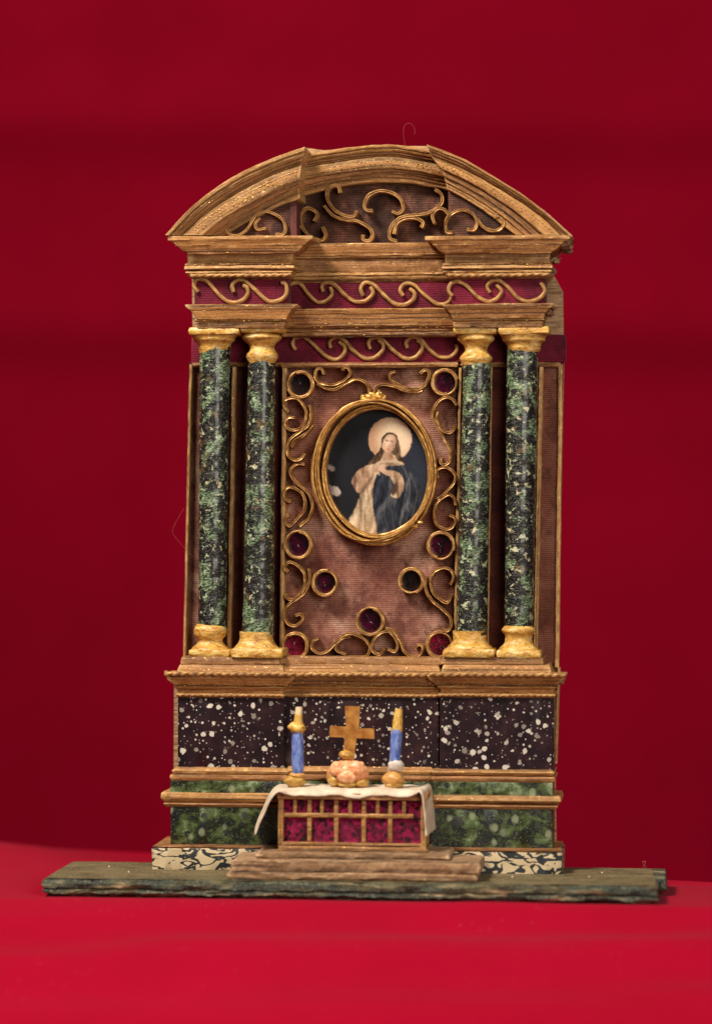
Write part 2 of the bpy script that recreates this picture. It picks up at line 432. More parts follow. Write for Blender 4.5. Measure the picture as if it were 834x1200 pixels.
THREAD = m_simple('stray_fibre', (.30, .05, .045), (.40, .09, .08), .2, .8)

# ------------------------------------------------------------------ the setting: red cloth over a table, red backdrop far behind it
def cloth_sheet():
    m = MB(); rows = []; sts = []
    xs = [-2600 + 5200 * i / 130 for i in range(131)]
    for j in range(0, 101):
        row = []; st = []
        for x in xs:
            rear = -165 + 0.33 * max(-700, min(700, x)) + 10 * nz(x * .004, 3, 0)
            front = 196.0
            s = j / 100
            if s < .12:                                   # drop behind the table
                t = 1 - s / .12; f = rear - 30 * math.sin(min(1, t * 2) * math.pi / 2); zz = -GZ - 18 * (t * 2) ** 2 if t < .5 else -GZ - 18 - 700 * (t - .5) * 2
            elif s < .5:
                t = (s - .12) / .38; f = rear + (front - rear) * t
                zz = -GZ - 0.4 + (.0 if t > .2 else -6 * (1 - t / .2) ** 2)
                left = max(0, min(1, (-330 - x) / 160)); zz += left * 15 * math.exp(-((f + 230) / 120) ** 2)
            else:                                         # rolls over the front of the table
                t = (s - .5) / .5; f = front + 430 * t ** 1.1
                zz = -GZ + 4.5 * math.exp(-((t - .05) / .05) ** 2) - 260 * t ** 1.7 + 5 * nz(x * .003, t * 3, 5) * min(1, t * 6)
                zz += 3.5 * nz(x * .009, t * 9, 9) * min(1, t * 8) + 8 * math.sin(t * 26 + x * .004 + 2 * nz(x * .003, t * 2, 1)) * min(1, t * 5) * (1 - t)
            if s >= .12: zz += .5 * nz(x * .02, f * .02, 7) * (0 if -430 < x < 430 and f > -20 and f < 190 else 1)
            row.append((x, f, zz)); st.append((x, f, zz))
        rows.append(row); sts.append(st)
    m.grid(rows, sts)
    return m.build('table_cloth', RED, smooth=180, kind='structure')
cloth_sheet()
def backdrop():
    m = MB(); rows = []; sts = []
    for j in range(121):
        z = -1400 + 4000 * j / 120; row = []; st = []
        for i in range(161):
            x = -4000 + 8000 * i / 160
            f = -2350 + 40 * nz(x * .0009, z * .0013, 2) + 14 * nz(x * .003, z * .003, 8)
            for z0, a, w in ((760, 34, 60), (360, 36, 65)):      # broad creases where the cloth was folded
                q = z - z0 + .015 * x + 12 * nz(x * .002, z0, 4)
                f += a * math.exp(-(q / w) ** 2) + a * .55 * math.tanh(q / (w * 1.5))
            f += 20 * math.exp(-((x + 760) / 60) ** 2) - 12 * math.tanh((x + 760) / 90)
            row.append((x, f, z)); st.append((x, z, f))
        rows.append(row); sts.append(st)
    m.grid(rows, sts)
    return m.build('backdrop_cloth', RED, smooth=180, kind='structure')
backdrop()

# ------------------------------------------------------------------ base board
ZB = -413.0                                       # top of the board
def board():
    m = MB()
    x0, x1 = X(50, 172, 1040), X(770, 172, 1050)
    prof = [(-7, -GZ), (-4, -GZ + 2.2), (.5, -GZ + 4.5), (.5, -GZ + 6), (0, -GZ + 8.2), (-3, -GZ + 9.2), (.5, -GZ + 10.5), (1, -GZ + 15), (0, ZB - .4)]
    m.moulding(x0, x1, 6, 172, prof, jit=2.2, ch=1.6, seg=120)
    b = m.build('wooden_board', BOARD, label='long thin green-painted worn board lying on red cloth under the altarpiece', cat='board')
    m = MB(); n = 60; rows = []; sts = []
    for j in range(15):
        f = 8.5 + 161 * j / 14; row = []; st = []
        for i in range(n + 1):
            x = x0 + 2.5 + (x1 - x0 - 5) * i / n
            row.append((x, f + (1.2 * nz(x * .05, f, 3) if j in (0, 14) else 0), ZB + .5 + .5 * nz(x * .08, f * .08, 1))); st.append((x, f, 0))
        rows.append(row); sts.append(st)
    m.grid(rows, sts); m.build('top_face', BTOP, b)
    m = MB(); m.moulding(X(764, 60), X(780, 60), 20, 96, [(0, -GZ + 6), (1, -GZ + 11), (0, ZB + 1.5)], jit=1.5, ch=1.5, seg=6)
    m.build('splintered_corner', BOARD, b)
    for px, f in ((151, 110), (128, 60), (705, 60), (300, 120), (690, 100), (600, 110)):
        MB().blob((X(px, f, 1020), f, ZB + 1.2), (1.1, 1.1, .9)).build('crumb', IVORY, b)
    return b
BRD = board()

# ------------------------------------------------------------------ the altarpiece
ALT = thing('altarpiece', 'tall miniature altarpiece of gilt paper with marbled columns and segmental pediment', 'altarpiece', Wp(X(420, 40), 40, ZB))

def strip(name, L, R, prof, f0, fb, mat, parent=ALT, jit=.85, ch=.9, kf=1.0, df=0):
    """L, R, and the profile heights in photograph pixels; profile is (growth, y)"""
    xc = (L + R) / 2; ym = sum(p[1] for p in prof) / len(prof)
    if R - L > 60 and jit > .3: L += random.uniform(-1, 1); R += random.uniform(-1, 1)
    f0 = f0 + df; m = MB(); pr = [(e, Z(y, f0 + e * kf, xc)) for e, y in prof]
    m.moulding(X(L, f0, ym), X(R, f0, ym), fb, f0, pr, jit, ch, kf=kf)
    return m.build(name, mat, parent)

def stitches(L, R, y, f, n, parent=ALT, mat=None):
    m = MB()
    for i in range(n):
        if random.random() < .3: continue
        px_ = L + (R - L) * (i + random.uniform(.2, .8)) / n; x, z = XZ(px_, y + random.uniform(-.6, .6), f)
        m.blob((x, f, z), (random.uniform(.7, 1.8), 1.0, random.uniform(.4, .7)), nu=6, nv=4)
    return m.build('gold_stitching', mat or GOLD, parent, kind='stuff')
def rope(name, L, R, y, f, r, pitch, mat, parent, ends=True):
    m = MB(); x0, x1 = X(L, f, y), X(R, f, y); z = Z(y, f, (L + R) / 2); n = int((x1 - x0) / 1.4); rows = []; sts = []
    for i in range(n + 1):
        x = x0 + (x1 - x0) * i / n; row = []; st = []
        zz = z + .6 * nz(x * .04, m.seed, 0); rr = r * (1 + .12 * nz(x * .1, m.seed, 5))
        for k in range(14):
            a = 2 * math.pi * k / 14; q = rr * (.66 + .46 * abs(math.cos(a - x * math.pi / pitch)))
            row.append((x, f + q * math.cos(a), zz + q * math.sin(a))); st.append((x + a * 2, a * r, 0))
        rows.append(row); sts.append(st)
    m.grid(rows, sts, wrap=True); return m.build(name, mat, parent)

# -- plinth
strip('plinth', 179, 658, [(0, 1022.5), (0, 1008), (.5, 996.5)], 75, -16, MARBLED, jit=.8)
strip('plinth_top', 180.5, 656.5, [(0, 996.2), (.6, 994.6), (0, 993.2)], 75.5, -15, STRAWR, jit=.9)
# -- green dado, three blocks
def three(name, left, mid, right, f, fm, mat, prof, profm=None, profr=None, jit=.5, fb=-12, **k):
    o = []
    o.append(strip(name, *left, prof, f, fb, mat, jit=jit, **k))
    o.append(strip(name, *mid, profm or prof, fm, fb + 1, mat, jit=jit, **k))
    o.append(strip(name, *right, profr or prof, f, fb, mat, jit=jit, **k))
    return o
def sh(prof, d): return [(e, y + d) for e, y in prof]
three('green_panel', (199, 339), (336, 508), (504, 648), 62, 54, GREENP, [(0, 992), (0, 970), (0, 944)], None, [(0, 995.5), (0, 970), (0, 946)])
three('ledge_strip', (194, 342), (340, 505), (502, 652), 63, 56, STRAWR, [(.5, 946), (2, 943), (1, 940.5)], None, sh([(.5, 947), (2, 944), (1, 941.5)], 1))
three('ledge_strip', (194, 342), (340, 505), (502, 652), 63, 56, STRAW, [(2, 940), (4.5, 936), (4, 929.5)], None, sh([(2, 940), (4.5, 937), (3, 931)], 1.5))
three('green_fillet', (200, 338), (336, 508), (505, 648), 62, 54, GREENF, [(0, 931), (0, 922), (0, 914)], None, sh([(0, 931), (0, 922), (0, 914)], 2))
three('ledge_strip', (200, 337), (335, 508), (506, 648), 62, 54.5, STRAWR, [(0, 916), (1.5, 912), (1, 908)], None, sh([(0, 916), (1.5, 912), (1, 909)], 1.2))
three('ledge_strip', (203, 336), (334, 508), (507, 647), 61, 54, STRAW, [(1, 907.6), (2, 904), (-2.5, 898.5)], None, sh([(0, 907.6), (2, 904), (0, 900)], 1.6))
three('speckled_panel', (208.5, 333), (331, 514), (515, 648.5), 58, 50, PORPH, [(0, 902), (0, 860), (0, 815)], None, [(0, 905), (0, 860), (0, 815)], jit=.25)
# -- base ledge under the columns
A = ((207, 333), (331, 514), (514, 650))
three('base_strip', *A, 60, 51, STRAW, [(0, 817.5), (1.2, 815), (0, 812)])
three('base_strip', (208, 332), (330, 515), (516, 648), 60, 51, STRAW, [(0, 812.5), (.5, 808), (4, 804.5)])
three('base_strip', (207, 333), (330, 515), (514, 649), 60, 51, STRAWD, [(2.5, 804.8), (4, 803.6), (4, 802)])
three('base_strip', (207, 334), (330, 515), (513, 650), 60, 51, STRAW, [(4, 802.4), (10, 797), (12, 793), (12, 791)], kf=.4, df=5)
three('base_strip', (207, 332), (330, 515), (516, 645), 56, 47, STRAW, [(1, 791.5), (0, 785), (-2, 778.8)])
three('base_strip', (211, 328), (328, 517), (517, 637), 54, 43, STRAWD, [(0, 779), (0, 775), (-1, 770)])
for L, R, y, f in ((193, 346, 789.5, 71), (344, 502, 790.5, 62), (503, 662, 790.5, 71)):
    rope('twisted_cord', L, R, y, f, 3.1, 9.5, CORD, ALT)
for L, R, y, f in ((207, 333, 814.7, 61), (332, 515, 814.8, 52), (514, 650, 814.8, 61)):
    rope('twisted_cord', L, R, y, f, 2.0, 7, CORD, ALT)

for L, R, f in ((209, 331, 64.5), (334, 512, 55.5), (516, 648, 64.5)): stitches(L, R, 803.2, f, 22)
# -- back board and its cloth panels
def poly(name, pts, f0, f1, mat, parent=ALT, jit=.5):
    return MB().prism([XZ(x, y, f1) for x, y in pts], f0, f1, jit).build(name, mat, parent)
def panel(name, pts4, f, mat, parent=ALT, n=(24, 60), amp=.5, th=3):
    """soft fabric panel: four photograph corners (bl, br, tr, tl)"""
    m = MB(); bl, br, tr, tl = [Vector(XZ(x, y, f)) for x, y in pts4]; rows = []; sts = []
    for j in range(n[1] + 1):
        v = j / n[1]; row = []; st = []
        for i in range(n[0] + 1):
            u = i / n[0]; p = (bl.lerp(br, u)).lerp(tl.lerp(tr, u), v)
            row.append((p[0], f + amp * nz(p[0] * .04, p[1] * .04, m.seed), p[1])); st.append((p[0], p[1], 0))
        rows.append(row); sts.append(st)
    idx = m.grid(rows, sts)
    return m.build(name, mat, parent, smooth=180)
bb = poly('backboard', [(203, 1010), (652, 1010), (650, 895), (653, 790), (657, 600), (660.5, 430), (659, 342), (650, 325), (640, 318), (640, 285), (225, 285), (226, 430), (220, 560), (216, 780), (204, 800)], -16, -5, CARD)
arch = [(225, 290), (640, 290), (672, 284), (670, 276), (640, 249), (607, 224.5), (545, 187), (500, 171), (440, 171), (380, 176), (356, 173), (320, 186), (273, 208.5), (227, 241), (197, 276), (200, 282)]
poly('pediment_back', arch, -13, 6, CARD)
panel('burgundy_lining', [(214, 775), (652, 775), (660, 424), (222, 424)], -2, BURG, n=(60, 60))
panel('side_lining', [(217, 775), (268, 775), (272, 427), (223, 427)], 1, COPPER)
panel('side_lining', [(268, 775), (322, 775), (326, 428), (274, 428)], .5, SHADEFAB)
panel('side_lining', [(560, 775), (624, 775), (630, 428), (566, 428)], .5, SHADEFAB)
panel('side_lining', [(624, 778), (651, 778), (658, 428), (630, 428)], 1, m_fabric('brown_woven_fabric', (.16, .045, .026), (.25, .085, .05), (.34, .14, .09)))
niche = panel('niche_lining', [(330, 778), (530, 778), (536, 426), (333, 426)], 2.5, COPPER, n=(60, 100))

def upright(name, top, bot, w, f0, f1, mat=STRAW, parent=ALT):
    n = 40; m = MB(); a = Vector(XZ(*bot, f1)); b = Vector(XZ(*top, f1)); path = [a.lerp(b, i / n) for i in range(n + 1)]
    path = [Vector((p[0] + .7 * nz(p[1] * .02, m.seed, 1) + .25 * nz(p[1] * .1, m.seed, 4), p[1])) for p in path]
    def sec(i, t):
        h = w / 2 * (1 + .15 * nz(path[i][1] * .05, m.seed, 2)); g = f1 + .7 * nz(path[i][1] * .04, m.seed, 7)
        return [(-h, f0), (-h, g - .8), (-h + .7, g), (h - .7, g), (h, g - .8), (h, f0)]
    m.sweep(path, sec); return m.build(name, mat, parent)
upright('frame_strip', (223.5, 427), (216, 774), 3, -6, 14)
upright('frame_strip', (274, 430), (268, 772), 4.5, -2, 13)
upright('frame_strip', (333.0, 431), (330.0, 776), 5, -2, 18)
upright('frame_strip', (539.0, 431), (532.5, 776), 3.5, -2, 18)
upright('frame_strip', (575.5, 430), (571, 760), 2, -2, 8)
upright('frame_strip', (633.5, 430), (626.5, 772), 5, -2, 17)
upright('frame_strip', (656.5, 427), (652, 782), 5, -6, 6)
upright('frame_strip', (654.5, 782), (650.5, 895), 3.5, -10, 4)
# capital-height ribbon band, wraps the sides
rb = strip('ribbon_band', 223.5, 661, [(0, 425.5), (.5, 410), (0, 393)], 8, -15, BURG, jit=.5)
strip('lintel_strip', 226, 331, [(0, 430), (1, 427.5), (0, 424.5)], 9, -4, STRAWD)
strip('lintel_strip', 330, 537, [(0, 430.5), (1, 427.5), (0, 424.5)], 18, -4, STRAWD)
strip('lintel_strip', 540, 656, [(0, 430), (1, 427.5), (0, 424.5)], 9, -4, STRAWD)

# -- entablature
PF, CF = 58, 30
PAV = [((231, 334), 0), ((532, 635), -.6)]
def pav(name, prof, mat, dL=0, dR=0, **k):
    return [strip(name, L + dL, R + dR, sh(prof, d), PF, -6, mat, **k) for (L, R), d in PAV]
pav('architrave_strip', [(0, 384.5), (1, 380), (1, 377)], STRAWD)
pav('architrave_strip', [(0, 377.5), (2, 375.5), (2, 373.5)], STRAW)
pav('architrave_slab', [(2, 374), (4, 368), (9, 362), (13, 359.5), (14, 356.6)], STRAW, jit=.8, kf=.35, df=4)
friezes = pav('frieze_block', [(0, 358), (0, 342), (0, 326)], BURG, -3, 3, jit=.3)
pav('cornice_strip', [(0, 328.5), (5, 325), (8, 320.5)], STRAW, -3, 2)
pav('cornice_strip', [(8, 321), (10, 319), (9.5, 317)], STRAW, -3, 1)
pav('cornice_strip', [(9, 316.5), (12, 314.5), (11.5, 311)], STRAW, -2, 0)
pav('cornice_strip', [(9, 310.6), (10, 309.8), (9.5, 308)], STRAWD, -2, 0)
pav('cornice_band', [(8, 308.4), (8.5, 303), (9, 296)], STRAW, -2, 1)
pav('corona', [(12, 297), (18, 293), (23, 287.5), (24.6, 287), (25, 285.6), (30, 281.5), (33, 280.4), (33.5, 276.5)], STRAW, jit=.9, kf=.3, df=16)
for (L, R), d in PAV:
    rope('twisted_cord', L - 8, R + 7, 322.6 + d, PF + 9, 2.3, 9, CORD, ALT)
def mid(name, prof, mat, f=CF, **k): return strip(name, 331, 538, prof, f, -6, mat, **k)
mid('architrave_strip', [(0, 394.5), (1, 392), (1, 389.4)], STRAWD, 26)
mid('architrave_strip', [(0, 389), (.5, 387), (0, 385)], STRAWD, 27)
mid('architrave_strip', [(0, 385), (1.6, 383), (1.6, 381.5)], STRAWR, 28)
mid('architrave_slab', [(1, 382), (2, 374), (4, 366), (6, 361.5)], STRAW, CF)
cf = mid('frieze_block', [(0, 362), (0, 345), (0, 328)], BURG, 26, jit=.3)
mid('cornice_strip', [(0, 331), (3, 327), (4, 323.5)], STRAW, 27)
mid('cornice_strip', [(3, 324), (4.5, 322), (4.5, 319)], STRAW, 28)
mid('cornice_band', [(2, 319.4), (3, 312), (3, 303)], STRAWD, 29)
mid('cornice_strip', [(3, 303.5), (5, 301.5), (5, 299)], STRAW, 30)
mid('corona', [(5, 299.4), (8, 294), (14, 289), (15, 284.8)], STRAW, CF + 6, kf=.3)

for (L, R), d in PAV:
    stitches(L, R, 375.5 + d, PF + 2.2, 20); stitches(L - 6, R + 4, 310 + d, PF + 11, 12)
stitches(334, 535, 383.5, 30, 20); stitches(340, 530, 319, 33, 12); stitches(340, 530, 392, 28, 10)
# -- pediment
def lerp_pts(A, B, t): return [Vector(a).lerp(Vector(b), t) for a, b in zip(A, B)]
def arc_strip(name, A, B, t0, t1, ff, fb, mat, jit=.7, N=70, bow=0):
    o = resample(catmull(lerp_pts(A, B, t0), 2), N); q = resample(catmull(lerp_pts(A, B, t1), 2), N)
    m = MB(); rows = []; sts = []; L = 0
    for i in range(N):
        a = Vector(XZ(*o[i], ff)); b = Vector(XZ(*q[i], ff)); w = (b - a).length; c = min(1.0, w * .25) / w
        if i: L += (o[i] - o[i - 1]).length
        row = []; st = []
        for (t, f) in ((0, fb), (0, ff - 1.0), (c, ff), (.5, ff + bow), (1 - c, ff), (1, ff - 1.0), (1, fb)):
            p = a.lerp(b, t); jf = jit * (nz(L * .06, t * 2, m.seed) + .5 * nz(L * .25, t * 3, m.seed + 4)) if f > fb + 2 else 0
            jz = .6 * jit * nz(L * .07, t, m.seed + 20)
            row.append((p[0], f + jf, p[1] + jz)); st.append((L, t * w, f))
        rows.append(row); sts.append(st)
    m.grid(rows, sts, wrap=True)
    return m.build(name, mat, ALT)
LB = [[(193.5, 275.5), (227, 240), (273, 207), (320, 185), (357, 172)],
      [(213, 275.5), (243, 249), (282, 224), (320, 205), (353, 193)],
      [(238, 275.5), (262, 256), (295, 237), (325, 221), (351, 210)],
      [(263, 275.5), (285, 262), (310, 250), (330, 240), (351, 233)]]
CB = [[(354, 182), (398, 174), (440, 169.5), (470, 170), (506, 176)],
      [(352, 197), (400, 189), (440, 184), (470, 184.5), (517, 193)],
      [(350, 211), (400, 202), (440, 197.5), (480, 199), (524, 208)],
      [(348, 231), (400, 218), (440, 213.5), (480, 214.5), (528, 223)]]
RB = [[(499.5, 169), (545, 187.5), (607, 225), (640, 250), (670, 277)],
      [(505, 183), (550, 202), (600, 231), (635, 255), (656, 275)],
      [(518, 198), (555, 216), (590, 238), (615, 257), (635, 275)],
      [(524, 222), (550, 236), (575, 253), (590, 265), (603, 275)]]
for Bd, F, dz in ((LB, 87, 0), (CB, 43, 0), (RB, 87, 0)):
    arc_strip('arch_strip', Bd[0], Bd[1], 0, .26, F, 0, STRAW)
    arc_strip('arch_strip', Bd[0], Bd[1], .27, .58, F - 3.5, 0, STRAW, bow=1)
    arc_strip('arch_strip', Bd[0], Bd[1], .60, .80, F - 7, 0, STRAWR)
    arc_strip('arch_strip', Bd[0], Bd[1], .81, 1.0, F - 11, 0, STRAWD)
    arc_strip('arch_band', Bd[1], Bd[2], .02, 1.0, F - 9, 0, STRAW, bow=1.2)
    arc_strip('arch_strip', Bd[2], Bd[3], .04, .36, F - 15, 0, STRAWR)
    arc_strip('arch_strip', Bd[2], Bd[3], .38, .66, F - 19, 0, STRAWD)
    arc_strip('arch_strip', Bd[2], Bd[3], .67, 1.0, F - 22, 0, STRAW)
    # gold stitches along the band
    for tt, dens in ((.35, 34), (.6, 26)):
        path = resample(catmull(lerp_pts(Bd[1], Bd[2], tt), 2), dens); m = MB()
        for p in path[1:-1]:
            if random.random() < .25: continue
            x, z = XZ(p[0] + random.uniform(-.8, .8), p[1] + random.uniform(-.8, .8), F - 8)
            m.blob((x, F - 7.6, z), (random.uniform(.6, 1.3), .9, .6), nu=6, nv=4)
        m.build('gold_stitching', GOLD, ALT, kind='stuff')
panel('tympanum', [(340, 290), (535, 290), (535, 190), (340, 190)], 8, TYMP, n=(40, 24), amp=.8)
poly('tympanum_side', [(255, 280), (346, 280), (346, 228), (300, 250)], 6.5, 58, TYMP)
poly('tympanum_side', [(525, 280), (612, 280), (575, 247), (525, 215)], 6.5, 58, TYMP)
poly('tympanum_return', [(340, 279.5), (347.5, 279.5), (347.5, 229), (340, 232)], 7, 59.2, m_simple('red_brown_paper', (.05, .009, .007), (.11, .02, .014), .1, .8))
# crumpled paper at the right end of the cornices
for x, y, f, r in ((661, 284, 60, (8, 16, 8)), (664, 292, 40, (7, 14, 6)), (650, 305, 45, (6, 12, 5)), (646, 318, 40, (5, 10, 4)), (646, 359, 50, (6, 10, 4)), (644, 367, 46, (5, 10, 4)), (655, 797, 50, (6, 10, 5))):
    a = XZ(x, y, f); MB().blob((a[0], f, a[1]), r, .5, 1.8, lumps=.4, nu=12, nv=8).build('crumpled_paper_end', CARD, ALT, smooth=25)

# -- columns
def column(top, bot, rt, rb, cap, base, ab, slab, idx):
    fc = 30
    z1 = Z(top[1], fc, top[0]); z0 = Z(bot[1], fc, bot[0]); xa = X(bot[0], fc, bot[1]); xb = X(top[0], fc, top[1])
    n = 110; m = MB(); prof = []
    for i in range(n + 1):
        t = i / n; prof.append(((rb + (rt - rb) * t) * (1 + .012 * nz(t * 9, m.seed, 1)) + .35 * abs(nz(t * 60, m.seed, 2)), z0 + (z1 - z0) * t))
    m.lathe(xa, fc, prof, 22, (xb - xa, 0), jit=.75)
    sh_ = m.build('column', GREENCOL, ALT, smooth=50)
    def turned(name, pts, cx, sq):
        pr = catmull([(r, Z(y, fc, cx), 0) for r, y in pts], 1.2)
        MB().lathe(X(cx, fc, pts[0][1]), fc, [(p[0], p[1]) for p in pr], 30, jit=.7, square=sq).build(name, OCHRE, sh_, smooth=60)
    turned('capital', cap[1], cap[0], .12); turned('base', base[1], base[0], .12)
    for nm, (L, R, yt, yb) in (('abacus', ab), ('base_slab', slab)):
        ym = (yt + yb) / 2; h = (R - L) / 2 * .94
        m = MB(); m.moulding(X(L, fc + h, ym), X(R, fc + h, ym), 2, min(fc + h, 57), [(0, Z(yb, fc + h, L)), (.6, Z(ym, fc + h, L)), (0, Z(yt, fc + h, L))], .7, 1.2)
        m.build(nm, OCHRE, sh_)
column((252, 406), (248.5, 734), 18, 16.2, (251, [(17, 414), (18.5, 409), (20, 403), (24.5, 399), (25, 396), (28, 392), (28, 389)]),
       (246.5, [(22, 764), (21, 759), (15.5, 754), (14.5, 749), (18, 745), (19.5, 740), (18.5, 735), (15, 731)]), (221, 279.5, 384, 392), (221.5, 269, 761, 770), 0)
column((307, 420), (302.5, 744), 15.8, 18.4, (307, [(15, 426), (17, 422), (19, 418), (18, 414.5), (14.8, 410), (15.5, 404), (21, 399), (23.2, 395.5), (20, 391)]),
       (300.5, [(28, 764), (27, 760), (21, 753), (19.2, 747), (19.6, 740)]), (282, 332, 382, 389.5), (270.5, 330.5, 760.5, 771), 1)
column((559, 422), (552, 744), 15.8, 18.2, (557.5, [(15, 429), (17.5, 424), (19, 420.5), (17.5, 417), (13.2, 411), (14.5, 405), (20, 400), (21.6, 396.5), (19, 391)]),
       (550, [(27, 763), (26, 758), (20, 752), (19.2, 747), (19.6, 739)]), (531, 581, 383, 391), (519, 578.5, 761, 770), 2)
column((612, 406), (607.5, 736), 18, 16.4, (613.5, [(17, 413), (19, 409), (20.5, 403), (24.5, 399.5), (25, 396), (28, 392), (28, 388.5)]),
       (607.3, [(24, 765), (23, 760), (17, 754), (15.4, 749), (16, 744), (19, 740), (19, 737), (16, 733)]), (583.5, 643, 383, 391), (581.5, 633, 762, 771.5), 3)

# -- scrolls
def pts_of(o, k, P): return [(o[0] + x / k, o[1] + y / k) for x, y in P]
def ribbon(P, th, f0, f1, mat=GILT, parent=ALT, name='scroll_ribbon'):
    path = [Vector(XZ(p[0], p[1], f1)) for p in catmull([(*p, 0) for p in P], 1.3)]
    m = MB(); sd = m.seed; n = len(path)
    def sec(i, t):
        k = path[i]; h = th / 2 * (1 + .22 * nz(k[0] * .12, k[1] * .12, sd)); g = f1 + 1.6 * nz(k[0] * .06, k[1] * .06, sd + 7)
        sl = 1.0 * nz(k[0] * .05, k[1] * .05, sd + 15)
        return [(-h, f0), (-h, g - .7 - sl), (-h * .62, g - sl), (-h * .2, g - .3 - sl), (0, g - 2.2), (h * .2, g - .3 + sl), (h * .62, g + sl), (h, g - .7 + sl), (h, f0)]
    path = [p + Vector((.45 * nz(p[0] * .11, p[1] * .11, sd + 30), .45 * nz(p[0] * .11, p[1] * .11, sd + 40), 0)[:len(p)]) for p in path]
    m.sweep(path, sec); return m.build(name, mat, parent, smooth=40)
def cord(P, r, f, mat=CORD, parent=ALT, name='wave_scroll', flat=1.0):
    path = [Vector(XZ(p[0], p[1], f)) for p in catmull([(*p, 0) for p in P], 1.4)]
    m = MB(); sd = m.seed
    def sec(i, t):
        k = path[i]; rr = r * (1 + .14 * nz(k[0] * .15, k[1] * .15, sd)); ff = f + .8 * nz(k[0] * .08, k[1] * .08, sd + 3)
        return [(rr * math.cos(a), ff + flat * rr * math.sin(a)) for a in [2 * math.pi * q / 10 for q in range(10)]]
    m.sweep(path, sec); return m.build(name, mat, parent, smooth=70)
o, k = (210, 310), 5.957
for P in ([(132, 192), (103, 150), (120, 108), (160, 102), (205, 125), (260, 190), (320, 245), (380, 265), (440, 250), (478, 205), (472, 160), (445, 147)],
          [(382, 192), (370, 150), (390, 117), (430, 107), (480, 130), (540, 185), (610, 250), (670, 258), (730, 230), (752, 180), (738, 132), (712, 130)]):
    cord(pts_of(o, k, P), 2.5, PF + 2.2, parent=friezes[0])
o, k = (335, 315), 4.17
for P in ([(5, 82), (40, 70), (72, 75), (110, 125), (150, 160), (190, 160), (225, 125), (215, 90)],
          [(182, 112), (175, 82), (200, 67), (240, 80), (290, 130), (340, 160), (390, 155), (425, 120), (412, 88)],
          [(377, 132), (365, 97), (385, 68), (430, 80), (480, 130), (530, 170), (580, 175), (620, 150), (627, 118), (602, 97)],
          [(572, 132), (558, 102), (580, 74), (625, 80), (680, 130), (740, 172), (790, 165), (815, 125)]):
    cord(pts_of(o, k, P), 2.5, 29, parent=cf)
for P in ([(47, 397), (32, 365), (50, 337), (95, 337), (150, 385), (200, 430), (250, 443), (285, 410), (283, 378), (258, 358)],
          [(218, 387), (213, 357), (240, 336), (280, 345), (330, 400), (380, 435), (430, 435), (470, 400), (472, 367), (450, 350)],
          [(412, 392), (402, 362), (425, 336), (470, 345), (520, 395), (575, 435), (625, 435), (660, 400), (662, 367), (640, 350)],
          [(592, 387), (585, 360), (610, 336), (650, 340), (700, 395), (750, 430), (800, 430), (832, 400), (830, 370)]):
    cord(pts_of(o, k, P), 2.5, 11, parent=rb)
o, k = (510, 265), 4.906
for P in ([(97, 402), (75, 370), (90, 330), (130, 320), (180, 345), (240, 405), (300, 433), (350, 418), (380, 375), (348, 338)],
          [(312, 382), (297, 347), (320, 317), (360, 312), (410, 345), (470, 410), (530, 433), (590, 418), (627, 380), (617, 342), (600, 327)]):
    cord(pts_of(o, k, P), 2.4, PF + 2.2, parent=friezes[1])

o, k = (260, 205), 4.633
for P, f in (([(45, 255), (25, 285), (40, 320), (80, 328), (130, 300), (170, 240), (210, 200), (270, 205), (325, 240), (345, 290), (330, 320), (290, 322)], 58),
             ([(205, 232), (182, 262), (192, 293), (240, 290)], 58)):
    ribbon(pts_of(o, k, P), 3.4, f - 1, f + 8, CORD)
for P in ([(500, 250), (515, 215), (495, 190), (455, 182), (425, 215), (425, 265), (450, 305), (490, 340), (535, 355), (562, 325), (545, 282)],
          [(640, 97), (632, 62), (600, 58), (570, 90), (575, 140), (610, 190), (660, 218), (712, 224), (732, 195)],
          [(555, 165), (600, 218), (660, 241), (730, 250), (790, 280), (817, 320), (800, 355), (765, 350), (765, 325)]):
    ribbon(pts_of(o, k, P), 3.8, 8, 24, CORD)
o = (420, 205)
for P in ([(75, 195), (40, 190), (30, 165), (50, 115), (110, 87), (180, 97), (230, 135), (240, 185), (212, 210), (182, 195)],
          [(412, 78), (448, 102), (452, 150), (410, 190), (350, 213), (260, 222), (200, 250), (170, 300), (170, 345), (207, 357)],
          [(192, 320), (205, 270), (240, 240), (300, 233), (347, 255), (340, 285)],
          [(412, 262), (400, 217), (425, 186), (460, 186), (495, 222)]):
    ribbon(pts_of(o, k, P), 3.8, 8, 24, CORD)
for P in ([(508, 312), (477, 305), (475, 250), (510, 207), (570, 190), (620, 215), (642, 260), (625, 297), (587, 295)],
          [(640, 238), (670, 277), (720, 302), (770, 292), (787, 250), (757, 217), (740, 240)]):
    ribbon(pts_of(o, k, P), 3.8, 57, 66, GILT)

